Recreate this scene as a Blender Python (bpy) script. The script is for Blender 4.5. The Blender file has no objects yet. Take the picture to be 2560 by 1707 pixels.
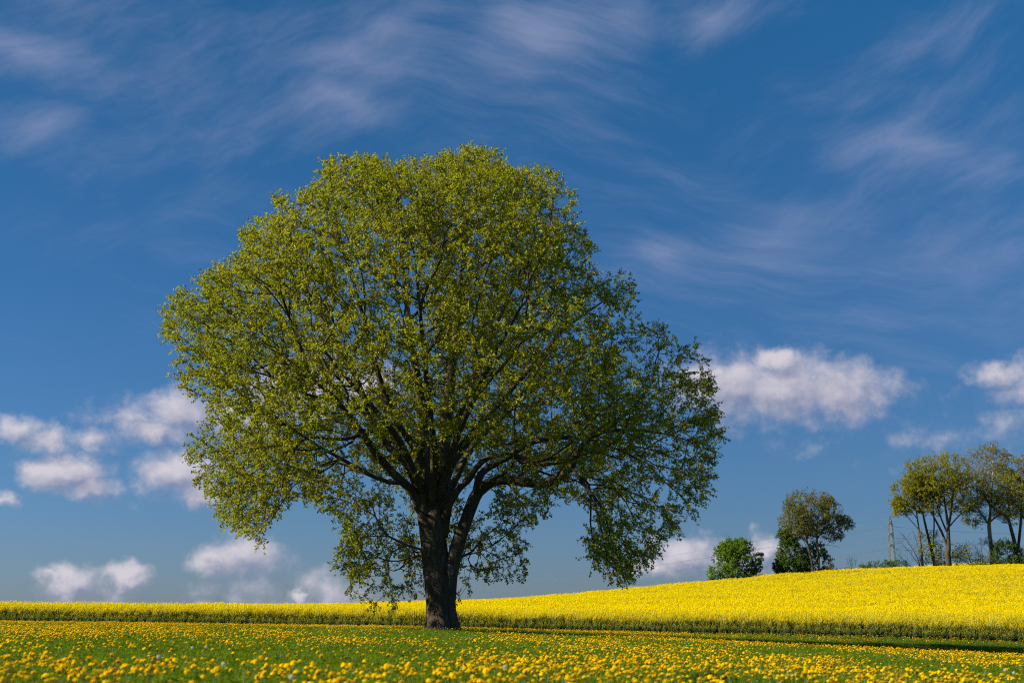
import bpy, math
import numpy as np
from mathutils import Vector

SC = bpy.context.scene
COL = SC.collection
rng = np.random.default_rng(7)

# ------------------------------------------------------------------ camera
F = 3271.0                      # focal length in pixels of the 2560 px wide photograph
PITCH = math.atan((1545 - 853.5) / F)
HC = 0.55                       # camera height above the foot of the big tree
cam_d = bpy.data.cameras.new('camera')
cam = bpy.data.objects.new('camera', cam_d)
COL.objects.link(cam)
cam.location = (0, 0, HC)
cam.rotation_euler = (math.pi / 2 + PITCH, 0, 0)
cam_d.sensor_width = 36.0
cam_d.lens = 36.0 * F / 2560.0
cam_d.clip_start = 0.1
cam_d.clip_end = 8000
cam_d.dof.use_dof = True
cam_d.dof.focus_distance = 59.5
cam_d.dof.aperture_fstop = cam_d.lens / 22.0     # 22 mm entrance pupil
SC.camera = cam

# ------------------------------------------------------------------ light
SUN_AZ = math.radians(-101)     # from +Y (view direction) clockwise: left, a little to the camera's side
SUN_EL = math.radians(31)
SKY_K = 0.056
sun_vec = Vector((math.cos(SUN_EL) * math.sin(SUN_AZ), math.cos(SUN_EL) * math.cos(SUN_AZ), math.sin(SUN_EL)))
sun_d = bpy.data.lights.new('sun', 'SUN')
sun_d.energy = 5.0
sun_d.angle = math.radians(0.53)
sun_d.color = (1.0, 0.91, 0.75)
sun = bpy.data.objects.new('sun', sun_d)
COL.objects.link(sun)
sun.rotation_euler = (-sun_vec).to_track_quat('-Z', 'Y').to_euler()
sun.location = (-60, -20, 60)

SC.view_settings.view_transform = 'Standard'
SC.view_settings.look = 'None'
SC.view_settings.exposure = 0.84
SC.view_settings.gamma = 1.0
SC.view_settings.use_curve_mapping = False
SC.render.engine = 'CYCLES'
cy = SC.cycles
cy.max_bounces = 6
cy.diffuse_bounces = 4
cy.glossy_bounces = 2
cy.transmission_bounces = 3
cy.transparent_max_bounces = 4
cy.caustics_reflective = False
cy.caustics_refractive = False
cy.use_denoising = False
cy.filter_width = 1.15
cy.use_adaptive_sampling = True
cy.adaptive_threshold = 0.008
cy.adaptive_min_samples = 40


def ray(px, py):
    u = (px - 1280) / F
    v = (853.5 - py) / F
    return np.array([u, math.cos(PITCH) - v * math.sin(PITCH), math.sin(PITCH) + v * math.cos(PITCH)])


def at(px, py, Y):
    d = ray(px, py)
    t = Y / d[1]
    return np.array([t * d[0], Y, HC + t * d[2]])


def project(P):
    x, y, z = P[:, 0], P[:, 1], P[:, 2] - HC
    c, s = math.cos(PITCH), math.sin(PITCH)
    w = y * c + z * s
    return 1280 + F * x / w, 853.5 - F * (-y * s + z * c) / w


# ------------------------------------------------------------------ node helpers
class NT:
    def __init__(self, tree):
        self.t = tree

    def n(self, kind, ins=None, **props):
        nd = self.t.nodes.new(kind)
        for k, v in props.items():
            setattr(nd, k, v)
        for k, v in (ins or {}).items():
            self.put(nd.inputs[k], v)
        return nd

    def put(self, sock, v):
        if isinstance(v, bpy.types.NodeSocket):
            self.t.links.new(v, sock)
        elif isinstance(v, bpy.types.Node):
            self.t.links.new(v.outputs[0], sock)
        else:
            sock.default_value = v

    def m(self, op, a, b=None, c=None, clamp=False):
        nd = self.t.nodes.new('ShaderNodeMath')
        nd.operation = op
        nd.use_clamp = clamp
        for i, v in enumerate((a, b, c)):
            if v is not None:
                self.put(nd.inputs[i], v)
        return nd.outputs[0]

    def vm(self, op, a, b=None, out=0):
        nd = self.t.nodes.new('ShaderNodeVectorMath')
        nd.operation = op
        self.put(nd.inputs[0], a)
        if b is not None:
            self.put(nd.inputs[3] if op == 'SCALE' else nd.inputs[1], b)
        return nd.outputs['Value'] if op in ('LENGTH', 'DOT_PRODUCT', 'DISTANCE') else nd.outputs[0]

    def noise(self, vec, scale, detail=4.0, rough=0.55, dist=0.0):
        nd = self.n('ShaderNodeTexNoise', {'Vector': vec, 'Scale': scale, 'Detail': detail,
                                           'Roughness': rough, 'Distortion': dist})
        return nd.outputs[0]

    def rng(self, v, a, b, c=0.0, d=1.0, smooth=True):
        nd = self.n('ShaderNodeMapRange', {'Value': v, 'From Min': a, 'From Max': b, 'To Min': c, 'To Max': d})
        nd.interpolation_type = 'SMOOTHSTEP' if smooth else 'LINEAR'
        return nd.outputs[0]

    def mix(self, f, a, b):
        nd = self.t.nodes.new('ShaderNodeMix')
        nd.data_type = 'RGBA'
        self.put(nd.inputs['Factor'], f)
        self.put(nd.inputs[6], a)
        self.put(nd.inputs[7], b)
        return nd.outputs[2]

    def xyz(self, x, y, z):
        return self.n('ShaderNodeCombineXYZ', {0: x, 1: y, 2: z}).outputs[0]

    def ramp(self, f, stops):
        nd = self.t.nodes.new('ShaderNodeValToRGB')
        cr = nd.color_ramp
        while len(cr.elements) < len(stops):
            cr.elements.new(0.5)
        for e, (p, c) in zip(cr.elements, stops):
            e.position = p
            e.color = (*c, 1)
        self.put(nd.inputs[0], f)
        return nd.outputs[0]


# ------------------------------------------------------------------ world: sky, high cirrus, fair-weather cumulus
world = bpy.data.worlds.new('World')
SC.world = world
world.use_nodes = True
wt = world.node_tree
wt.nodes.clear()
W = NT(wt)
S = 2560 / 2352.0


def sky_uv(X, Y):
    """azimuth / elevation (times F) of a direction, given in the units of a 2352 px wide print"""
    d = ray(X * S, Y * S)
    return math.atan2(d[0], d[1]) * F, math.asin(d[2] / np.linalg.norm(d)) * F


# puffs of cloud: x, y, half width (half as high), strength
CUM = [(1680, 882, 180, 1), (1800, 892, 210, 1.05), (1920, 895, 180, .95), (1630, 862, 110, .9), (1785, 828, 84, 1.02),
       (2310, 862, 100, .75), (2370, 890, 110, .8), (2060, 1018, 80, .20), (2160, 1008, 120, .16), (2290, 1005, 150, .22),
       (415, 950, 150, .95), (360, 990, 100, .85), (540, 960, 150, .9), (330, 955, 70, .6),
       (40, 985, 80, .8), (110, 1018, 80, .75), (200, 1015, 80, .75), (255, 965, 70, .2),
       (150, 1085, 115, 1.15), (205, 1120, 85, .95), (100, 1080, 60, .9), (420, 1082, 125, 1.15), (455, 1125, 95, 1.0), (330, 1110, 70, .2),
       (170, 1335, 95, .9), (285, 1325, 78, 1.1), (115, 1328, 50, .7), (240, 1362, 90, .4),
       (555, 1278, 125, 1.0), (495, 1285, 80, .85), (560, 1345, 130, .35), (600, 1392, 170, .22),
       (685, 1366, 34, .95), (760, 1365, 120, .6), (700, 1398, 120, .35), (450, 1400, 60, .5),
       (1570, 1275, 112, .95), (1510, 1300, 90, .75), (1650, 1290, 90, .8), (1765, 1258, 84, .8), (1715, 1310, 90, .35),
       (12, 1136, 42, .6), (690, 900, 190, .95), (840, 890, 130, .95), (1885, 1030, 46, .2), (1690, 985, 50, .15), (1790, 975, 60, .12)]
CUM = [sky_uv(X, Y) + (r_ * S, st) for X, Y, r_, st in CUM]
# the same kind of clouds go on round the rest of the horizon, outside the picture
r2 = np.random.default_rng(3)
for k in range(9):
    a = 44 + 30.2 * (k + .5) + r2.uniform(-8, 8)
    CUM.append((math.radians(a if a < 180 else a - 360) * F, math.radians(r2.uniform(3, 13)) * F, r2.uniform(160, 300), r2.uniform(.7, 1.1)))

g = bpy.data.node_groups.new('cumulus', 'ShaderNodeTree')
g.interface.new_socket('uv', in_out='INPUT', socket_type='NodeSocketVector')
g.interface.new_socket('warp', in_out='INPUT', socket_type='NodeSocketVector')
g.interface.new_socket('density', in_out='OUTPUT', socket_type='NodeSocketFloat')
G = NT(g)
gi = g.nodes.new('NodeGroupInput')
go = g.nodes.new('NodeGroupOutput')
uv = gi.outputs[0]
uvw = G.vm('MULTIPLY', G.vm('ADD', uv, gi.outputs[1]), (1, 2, 0))
best = None
for (cu, cv, rx, st) in CUM:
    v = G.m('MULTIPLY_ADD', G.vm('DISTANCE', uvw, (cu, cv * 2, 0)), -st / rx, st)
    best = v if best is None else G.m('MAXIMUM', best, v)
fb = G.noise(uv, 1 / 72.0, 7.0, .60)
den = G.m('ADD', best, G.m('MULTIPLY', G.m('SUBTRACT', fb, .5), 1.15))
G.put(go.inputs[0], den)

tc = W.n('ShaderNodeTexCoord')
sep = W.n('ShaderNodeSeparateXYZ', {0: tc.outputs['Generated']})
az = W.m('MULTIPLY', W.m('ARCTAN2', sep.outputs[0], sep.outputs[1]), F)
el = W.m('MULTIPLY', W.m('ARCSINE', sep.outputs[2]), F)
UV = W.xyz(az, el, 0.0)

sky = W.n('ShaderNodeTexSky', sky_type='NISHITA')
sky.sun_disc = False
sky.sun_elevation = SUN_EL
sky.sun_rotation = -SUN_AZ        # the node turns the other way round
sky.altitude = 0
sky.air_density = 1.0
sky.dust_density = 0.3
sky.ozone_density = 6.0
# the deep clear blue of a polarised sky, paler towards the horizon all round
tint = W.mix(W.rng(el, 30, 1500, 0, 1, False), (.44, .52, .72, 1), (.24, .75, .93, 1))
skyc = W.n('ShaderNodeMix', {'Factor': 1.0, 6: sky.outputs[0], 7: tint}, data_type='RGBA', blend_type='MULTIPLY').outputs[2]

# cirrus: long wisps (noise drawn out along the wind), gathered in a few broad veils: x, y, half width (0.4 as high), strength
CIR = [(820, 110, 300, .8), (790, 225, 190, .9), (880, 40, 300, .7), (1250, 105, 240, 1.0), (1420, 55, 220, .75), (1640, 15, 200, .75),
       (60, 140, 240, .95), (80, 330, 200, .8), (150, 15, 300, .55), (2060, 345, 220, .75), (2280, 390, 200, .7),
       (1780, 520, 260, .75), (1540, 575, 170, .8), (1700, 610, 420, .4), (2200, 60, 240, .45), (500, 190, 420, .32), (2150, 640, 380, .36), (450, 470, 300, .2),
       (350, 150, 760, .36), (1000, 140, 620, .40), (1750, 560, 680, .40), (2250, 250, 500, .30), (2300, 680, 420, .34)]
cw = W.n('ShaderNodeTexNoise', {'Vector': UV, 'Scale': 1 / 380.0, 'Detail': 2.0, 'Roughness': .5})
coff = W.vm('SCALE', W.vm('SUBTRACT', cw.outputs[1], (.5, .5, .5)), 240.0)
UVc = W.vm('MULTIPLY', W.vm('ADD', UV, coff), (1, 2.5, 0))
cb = None
for (X, Y, rx, st) in CIR:
    cu, cv = sky_uv(X, Y)
    v = W.m('MULTIPLY_ADD', W.vm('DISTANCE', UVc, (cu, cv * 2.5, 0)), -st / (rx * S * 1.3), st)
    cb = v if cb is None else W.m('SMOOTH_MAX', cb, v, .25)
cb = W.m('MAXIMUM', cb, 0.0)
# veils of the same sort everywhere else above the clouds
gen = W.rng(W.noise(W.vm('MULTIPLY', tc.outputs['Generated'], (1.0, 1.0, 2.4)), 2.3, 2.0, .55), .5, .72, 0.0, .5)
frame = W.m('MAXIMUM', W.rng(W.m('ABSOLUTE', az), 1250, 1500), W.rng(el, 1560, 1800))
cb = W.m('MAXIMUM', cb, W.m('MULTIPLY', gen, frame))


def streak(ang, sx, sy, rough):
    c, s = math.cos(ang), math.sin(ang)
    base = W.vm('ADD', UV, W.vm('SCALE', coff, .6))
    a = W.vm('DOT_PRODUCT', base, (c / sx, s / sx, 0))
    b = W.vm('DOT_PRODUCT', base, (-s / sy, c / sy, 0))
    return W.noise(W.xyz(a, b, 3.1), 1.0, 6.0, rough)


st1 = streak(math.radians(24), 400, 130, .66)
st2 = streak(math.radians(-14), 560, 90, .66)
sel = W.rng(W.noise(UV, 1 / 900.0, 0.0, .5), .42, .58)
stx = W.m('ADD', W.m('MULTIPLY', st1, W.m('SUBTRACT', 1.0, sel)), W.m('MULTIPLY', st2, sel))
cir = W.m('MULTIPLY', W.rng(W.m('ADD', cb, W.m('MULTIPLY', W.m('SUBTRACT', stx, .5), 1.5)), .0, 1.5), .64)
cir = W.m('MULTIPLY', cir, W.rng(el, 60, 500))

wv = W.n('ShaderNodeTexNoise', {'Vector': UV, 'Scale': 1 / 70.0, 'Detail': 3.0, 'Roughness': .6})
warp = W.vm('SCALE', W.vm('SUBTRACT', wv.outputs[1], (.5, .5, .5)), 70.0)


def cum(vec):
    nd = wt.nodes.new('ShaderNodeGroup')
    nd.node_tree = g
    W.put(nd.inputs[0], vec)
    W.put(nd.inputs[1], warp)
    return nd.outputs[0]


d0 = cum(UV)
d1 = cum(W.vm('ADD', UV, (-22, 30, 0)))
alpha = W.m('MULTIPLY', W.rng(d0, -.08, .78), .94)
relief = W.m('ADD', .46, W.m('MULTIPLY', W.m('SUBTRACT', d0, d1), 1.0))
lit = W.m('SUBTRACT', relief, W.rng(d0, .2, 1.2, 0.0, .12), clamp=True)
# brightness of lit and unlit cloud (the background strength is 0.1)
cumc = W.mix(lit, (2.7, 2.95, 4.3, 1), (6.7, 6.3, 6.9, 1))
cirm = W.mix(cir, skyc, (4.0, 4.25, 6.0, 1))
final = W.mix(alpha, cirm, cumc)
bg = W.n('ShaderNodeBackground', {'Color': final, 'Strength': SKY_K})
wo = W.n('ShaderNodeOutputWorld', {'Surface': bg.outputs[0]})
world.cycles.sampling_method = 'MANUAL'
world.cycles.sample_map_resolution = 512


# ------------------------------------------------------------------ materials
def material(name):
    m = bpy.data.materials.new(name)
    m.use_nodes = True
    m.node_tree.nodes.clear()
    return m, NT(m.node_tree)


def out(N, sh, disp=None):
    o = N.n('ShaderNodeOutputMaterial', {'Surface': sh})
    return o


def leaf_mat(name, stops, transl=.42, gloss=.05, grough=.45, attr='tint'):
    """thin leaves: diffuse + light passing through + a faint sheen; the tint is stored per leaf"""
    m, N = material(name)
    a = N.n('ShaderNodeAttribute', attribute_name=attr)
    col = N.ramp(a.outputs['Fac'], stops)
    d = N.n('ShaderNodeBsdfDiffuse', {'Color': col})
    tcol = N.n('ShaderNodeHueSaturation', {'Hue': .492, 'Saturation': 1.12, 'Value': 1.15, 'Color': col})
    t = N.n('ShaderNodeBsdfTranslucent', {'Color': tcol.outputs[0]})
    mx = N.n('ShaderNodeMixShader', {0: transl, 1: d.outputs[0], 2: t.outputs[0]})
    gl = N.n('ShaderNodeBsdfGlossy', {'Color': (.8, .85, .8, 1), 'Roughness': grough})
    mx2 = N.n('ShaderNodeMixShader', {0: gloss, 1: mx.outputs[0], 2: gl.outputs[0]})
    out(N, mx2.outputs[0])
    return m


def bark_mat(name, dark, light, scale=1.0, moss=0.0):
    m, N = material(name)
    co = N.n('ShaderNodeTexCoord').outputs['Object']
    st = N.vm('MULTIPLY', co, (7.0 * scale, 7.0 * scale, 1.3 * scale))
    n1 = N.noise(st, 1.6, 6.0, .62, .4)
    n2 = N.noise(co, .9 * scale, 3.0, .5)
    f = N.m('ADD', N.m('MULTIPLY', n1, .75), N.m('MULTIPLY', n2, .35))
    col = N.ramp(f, [(.32, dark), (.55, tuple((a + b) * .5 for a, b in zip(dark, light))), (.74, light)])
    if moss:
        col = N.mix(N.m('MULTIPLY', N.rng(N.noise(co, 1.3, 4.0, .6), .55, .7), moss), col, (.06, .075, .02, 1))
    bp = N.n('ShaderNodeBump', {'Height': n1, 'Strength': .9, 'Distance': .05})
    p = N.n('ShaderNodeBsdfPrincipled', {'Base Color': col, 'Roughness': .92, 'Normal': bp.outputs[0]})
    p.inputs['Specular IOR Level'].default_value = .15
    out(N, p.outputs[0])
    return m


def plain_mat(name, col, rough=.7, metal=0.0, var=.25, scale=8.0, spec=.3):
    m, N = material(name)
    co = N.n('ShaderNodeTexCoord').outputs['Object']
    v = N.rng(N.noise(co, scale, 4.0, .6), .25, .75, 1 - var, 1 + var)
    c = N.vm('SCALE', col, v)
    p = N.n('ShaderNodeBsdfPrincipled', {'Base Color': c, 'Roughness': rough, 'Metallic': metal})
    p.inputs['Specular IOR Level'].default_value = spec
    out(N, p.outputs[0])
    return m


M = {}
M['linden'] = leaf_mat('linden_leaf', [(0, (.125, .17, .004)), (.35, (.255, .30, .005)), (.78, (.38, .395, .006)), (.9, (.44, .42, .010)), (.93, (.24, .15, .06)), (1, (.19, .11, .07))], .50, .015)
M['linden_bark'] = bark_mat('linden_bark', (.014, .010, .008), (.13, .098, .07), .9, .2)
M['twig'] = bark_mat('twig_bark', (.05, .034, .026), (.17, .12, .085), 1.0)
M['maple'] = leaf_mat('bright_leaf', [(0, (.07, .14, .006)), (.6, (.15, .26, .010)), (1, (.24, .34, .015))], .4, .02)
M['olive'] = leaf_mat('olive_leaf', [(0, (.09, .10, .010)), (.5, (.18, .18, .010)), (.85, (.26, .23, .016)), (1, (.22, .14, .03))], .4, .015)
M['lime'] = leaf_mat('lime_leaf', [(0, (.14, .16, .006)), (.5, (.28, .285, .006)), (.9, (.37, .35, .010)), (1, (.3, .2, .03))], .42, .015)
M['rust'] = leaf_mat('rust_leaf', [(0, (.13, .08, .035)), (.6, (.23, .135, .06)), (1, (.2, .17, .05))], .4, .03)
M['ivy'] = leaf_mat('dark_leaf', [(0, (.04, .08, .008)), (.6, (.085, .15, .012)), (1, (.15, .22, .016))], .35, .02)
M['grey_bark'] = bark_mat('grey_bark', (.026, .02, .016), (.125, .096, .072), .8, .3)
M['pale_bark'] = bark_mat('pale_bark', (.12, .1, .085), (.42, .36, .30), .8)
M['grass'] = leaf_mat('grass_blade', [(0, (.045, .095, .002)), (.55, (.105, .185, .004)), (.9, (.18, .26, .010)), (1, (.28, .27, .10))], .45, .012, .4)
M['tall_grass'] = leaf_mat('tall_grass_blade', [(0, (.015, .045, .003)), (1, (.04, .09, .006))], .35, .01, .5)
M['dandelion'] = leaf_mat('dandelion_petal', [(0, (.90, .52, .001)), (.5, (.97, .66, .001)), (1, (.98, .71, .001))], .40, .0)
M['stalk'] = leaf_mat('stalk_green', [(0, (.10, .19, .02)), (1, (.2, .28, .05))], .25, .015, .5)
M['fluff'] = leaf_mat('seed_fluff', [(0, (.5, .47, .43)), (1, (.74, .70, .65))], .4, .0)
M['sorrel'] = leaf_mat('sorrel_seed', [(0, (.16, .05, .03)), (1, (.3, .12, .07))], .3, .0)
M['rape_flower'] = leaf_mat('rape_petal', [(0, (.82, .66, .001)), (.5, (.95, .78, .001)), (1, (.98, .82, .002))], .45, .0)
M['rape_green'] = leaf_mat('rape_leaf', [(0, (.085, .125, .03)), (.6, (.165, .215, .055)), (1, (.26, .31, .09))], .38, .03, .5)
M['steel'] = plain_mat('weathered_steel', (.2, .2, .19), .6, .25, .2, .5)
M['insulator'] = plain_mat('insulator_glass', (.16, .13, .11), .3, 0, .1, 1.0, .5)
M['wire'] = plain_mat('conductor_wire', (.16, .17, .19), .5, .5, .1, .05)
M['scar'] = plain_mat('healed_wood', (.125, .108, .09), .9, 0, .4, 7.0, .1)
M['hole'] = plain_mat('rotten_wood', (.03, .024, .02), .95, 0, .3, 9.0, .05)


def ground_mat():
    m, N = material('meadow_soil')
    co = N.n('ShaderNodeNewGeometry').outputs['Position']
    f = N.noise(co, 2.2, 6.0, .65)
    col = N.ramp(f, [(.3, (.018, .036, .006)), (.55, (.035, .075, .009)), (.75, (.06, .085, .02))])
    bp = N.n('ShaderNodeBump', {'Height': N.noise(co, 30.0, 4.0, .6), 'Strength': .8, 'Distance': .03})
    p = N.n('ShaderNodeBsdfPrincipled', {'Base Color': col, 'Roughness': .95, 'Normal': bp.outputs[0]})
    p.inputs['Specular IOR Level'].default_value = .1
    out(N, p.outputs[0])
    return m


M['ground'] = ground_mat()


# ------------------------------------------------------------------ mesh helpers
def mesh_np(name, V, Fc, mat, tint=None, smooth=False):
    V = np.asarray(V, dtype=np.float32)
    Fc = np.asarray(Fc, dtype=np.int32)
    me = bpy.data.meshes.new(name)
    n, k = Fc.shape
    me.vertices.add(len(V))
    me.vertices.foreach_set('co', V.ravel())
    me.loops.add(n * k)
    me.loops.foreach_set('vertex_index', Fc.ravel())
    me.polygons.add(n)
    me.polygons.foreach_set('loop_start', np.arange(0, n * k, k, dtype=np.int32))
    if smooth:
        me.polygons.foreach_set('use_smooth', np.ones(n, dtype=bool))
    if tint is not None:
        at_ = me.attributes.new('tint', 'FLOAT', 'FACE')
        at_.data.foreach_set('value', np.asarray(tint, dtype=np.float32))
    me.update(calc_edges=True)
    me.materials.append(mat)
    return me


class Geo:
    """collects triangles (with a tint each and a material slot) for small hand-made meshes"""
    def __init__(self):
        self.v, self.f, self.t, self.m = [], [], [], []

    def tri(self, a, b, c, t=.5, m=0):
        i = len(self.v)
        self.v += [tuple(a), tuple(b), tuple(c)]
        self.f.append((i, i + 1, i + 2))
        self.t.append(t)
        self.m.append(m)

    def quad(self, a, b, c, d, t=.5, m=0):
        self.tri(a, b, c, t, m)
        self.tri(a, c, d, t, m)

    def bar(self, a, b, w, t=.5, m=0, w2=None):
        a, b = Vector(a), Vector(b)
        d = (b - a).normalized()
        u = d.cross(Vector((0, 0, 1)) if abs(d.z) < .9 else Vector((1, 0, 0))).normalized()
        v = d.cross(u)
        w2 = w if w2 is None else w2
        A = [a + (u * x + v * y) * w * .5 for x, y in ((-1, -1), (1, -1), (1, 1), (-1, 1))]
        B = [b + (u * x + v * y) * w2 * .5 for x, y in ((-1, -1), (1, -1), (1, 1), (-1, 1))]
        for i in range(4):
            j = (i + 1) % 4
            self.quad(A[i], A[j], B[j], B[i], t, m)
        self.quad(A[3], A[2], A[1], A[0], t, m)
        self.quad(B[0], B[1], B[2], B[3], t, m)

    def tube(self, pts, rs, sides=4, t=.5, m=0):
        rings = []
        for i, p in enumerate(pts):
            p = Vector(p)
            d = (Vector(pts[min(i + 1, len(pts) - 1)]) - Vector(pts[max(i - 1, 0)])).normalized()
            u = d.cross(Vector((.3, 1, .1))).normalized()
            v = d.cross(u)
            rings.append([p + (u * math.cos(a) + v * math.sin(a)) * rs[i] for a in [2 * math.pi * k / sides for k in range(sides)]])
        for i in range(len(rings) - 1):
            for k in range(sides):
                l = (k + 1) % sides
                self.quad(rings[i][k], rings[i][l], rings[i + 1][l], rings[i + 1][k], t, m)

    def mesh(self, name, mats):
        me = mesh_np(name, self.v, self.f, mats[0], self.t)
        for x in mats[1:]:
            me.materials.append(x)
        if len(mats) > 1:
            me.polygons.foreach_set('material_index', np.array(self.m, dtype=np.int32))
        return me


def obj(name, me, parent=None, loc=None):
    o = bpy.data.objects.new(name, me)
    COL.objects.link(o)
    if parent is not None:
        o.parent = parent
    if loc is not None:
        o.location = loc
    return o


def thing(name, label, cat, loc=(0, 0, 0), group=None):
    o = obj(name, None, None, loc)
    o.empty_display_size = .2
    return tag(o, label, cat, group)


def tag(o, label, cat, group=None):
    o['label'] = label
    o['category'] = cat
    if group:
        o['group'] = group
    return o


def smooth(a, b, x):
    t = np.clip((np.asarray(x, dtype=float) - a) / (b - a), 0, 1)
    return t * t * (3 - 2 * t)


def vnoise(x, y, seed=0):
    """plain value noise on a lattice, 0..1"""
    x, y = np.asarray(x, dtype=float), np.asarray(y, dtype=float)
    xi, yi = np.floor(x).astype(np.int64), np.floor(y).astype(np.int64)
    fx, fy = x - xi, y - yi
    fx, fy = fx * fx * (3 - 2 * fx), fy * fy * (3 - 2 * fy)

    def h(a, b):
        n = (a * 374761393 + b * 668265263 + seed * 144665) & 0x7fffffff
        n = ((n ^ (n >> 13)) * 1274126177) & 0x7fffffff
        return ((n ^ (n >> 16)) & 0xffff) / 65535.0
    return (h(xi, yi) * (1 - fx) + h(xi + 1, yi) * fx) * (1 - fy) + (h(xi, yi + 1) * (1 - fx) + h(xi + 1, yi + 1) * fx) * fy


def vnoise3(P, s, seed=0):
    return (vnoise(P[:, 0] / s + P[:, 2] / s * .37, P[:, 1] / s - P[:, 2] / s * .61, seed) +
            vnoise(P[:, 0] / s * .8 + 9, P[:, 2] / s * .9 + P[:, 1] / s * .3, seed + 5) +
            vnoise(P[:, 1] / s + 3, P[:, 2] / s, seed + 9)) / 3


# ------------------------------------------------------------------ terrain
def sp(x, w):
    return w * np.logaddexp(0, np.asarray(x, dtype=float) / w)


RX = np.array([-900, -120, -60, -39, 1, 31, 45, 65, 86, 130, 900.0])
RZ = np.array([0, 0, .05, .4, 2.5, 4.95, 6.25, 7.75, 7.9, 8.3, 9.0])


def ridge(x):
    return (np.interp(x - 7, RX, RZ) + 2 * np.interp(x, RX, RZ) + np.interp(x + 7, RX, RZ)) / 4


def ground(x, y):
    x, y = np.asarray(x, dtype=float), np.asarray(y, dtype=float)
    xc = np.clip(x, -70, 60)
    m = -.012 * (xc + 3) - .043 * sp(xc + 1, 3) * (.72 + .32 * smooth(46, 68, y))
    t = smooth(66, 84, y)
    m = m - .17 * t + .051 * sp(xc - 2, 3) * t
    m = m + (vnoise(x / 5.5, y / 5.5, 2) - .5) * .05 + (vnoise(x / 1.7, y / 1.7, 4) - .5) * .025
    s = np.clip((y - 80) / 142.0, 0, 1)
    p = .6 * s * s * (3 - 2 * s) + .4 * s
    z = m * (1 - p) + ridge(x) * p
    z = z + (vnoise(x / 24, y / 24, 8) - .5) * .7 * smooth(95, 150, y)
    z = z + 1.9 * np.exp(-((x - 98) / 26) ** 2 - ((y - 268) / 24) ** 2)
    z = z + np.clip(y - 420, 0, 480) * .036 * smooth(150, 260, x) * smooth(1500, 1000, y)
    return z


def field_edge(x):
    return 85.2 - .20 * (np.asarray(x, dtype=float) + 4) + (vnoise(np.asarray(x) / 6.0, 0.5, 12) - .5) * 1.2


ax = np.concatenate([np.linspace(-1, 1, 161)])
gx = np.sign(ax) * (np.abs(ax) * 130 + np.abs(ax) ** 5 * 2600)
gy = np.concatenate([np.arange(-30, 6, 4.0), np.arange(6, 110, 1.5), np.arange(110, 330, 5.0), 330 * (4500 / 330.0) ** np.linspace(0, 1, 40)])
GX, GY = np.meshgrid(gx, gy)
GZ = ground(GX, GY)
V = np.stack([GX, GY, GZ], -1).reshape(-1, 3)
nx, ny = len(gx), len(gy)
ii = (np.arange(ny - 1)[:, None] * nx + np.arange(nx - 1)[None]).ravel()
Q = np.stack([ii, ii + 1, ii + nx + 1, ii + nx], -1)
o = obj('meadow_ground', mesh_np('meadow_ground', V, Q, M['ground'], smooth=True))
o['kind'] = 'structure'
o['label'] = 'gently rolling meadow and hill soil under grass and crops'


# ------------------------------------------------------------------ scatter with geometry nodes (uncountable stuff only)
def scatter(name, label, pts, rot, scl, sources):
    me = bpy.data.meshes.new(name)
    me.vertices.add(len(pts))
    me.vertices.foreach_set('co', np.asarray(pts, dtype=np.float32).ravel())
    for nm, arr, typ in (('rot', rot, 'FLOAT_VECTOR'), ('scl', scl, 'FLOAT')):
        a = me.attributes.new(nm, typ, 'POINT')
        a.data.foreach_set('vector' if typ == 'FLOAT_VECTOR' else 'value', np.asarray(arr, dtype=np.float32).ravel())
    o = obj(name, me)
    o['kind'] = 'stuff'
    o['label'] = label
    ng = bpy.data.node_groups.new(name, 'GeometryNodeTree')
    ng.interface.new_socket('Geometry', in_out='INPUT', socket_type='NodeSocketGeometry')
    ng.interface.new_socket('Geometry', in_out='OUTPUT', socket_type='NodeSocketGeometry')
    N = NT(ng)
    a = ng.nodes.new('NodeGroupInput')
    b = ng.nodes.new('NodeGroupOutput')
    inst = ng.nodes.new('GeometryNodeInstanceOnPoints')
    pts_ = N.n('GeometryNodeMeshToPoints', {'Mesh': a.outputs[0]})
    N.put(inst.inputs['Points'], pts_.outputs[0])
    jn = ng.nodes.new('GeometryNodeJoinGeometry')
    for s in sources:
        so = bpy.data.objects.new(s.name + '_source', s)      # not linked to the scene
        so.use_fake_user = True
        oi = N.n('GeometryNodeObjectInfo', {'Object': so})
        gti = N.n('GeometryNodeGeometryToInstance', {0: oi.outputs['Geometry']})
        ng.links.new(gti.outputs[0], jn.inputs[0])
    N.put(inst.inputs['Instance'], jn.outputs[0])
    inst.inputs['Pick Instance'].default_value = True
    r = N.n('GeometryNodeInputNamedAttribute', {'Name': 'rot'}, data_type='FLOAT_VECTOR')
    s = N.n('GeometryNodeInputNamedAttribute', {'Name': 'scl'}, data_type='FLOAT')
    e2r = N.n('FunctionNodeEulerToRotation', {0: r.outputs[0]})
    N.put(inst.inputs['Rotation'], e2r.outputs[0])
    N.put(inst.inputs['Scale'], s.outputs[0])
    N.put(b.inputs[0], inst.outputs[0])
    md = o.modifiers.new('scatter', 'NODES')
    md.node_group = ng
    return o


def rots(n, tilt, r=rng):
    return np.stack([r.normal(0, tilt, n), r.normal(0, tilt, n), r.uniform(0, 2 * math.pi, n)], -1)


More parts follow.
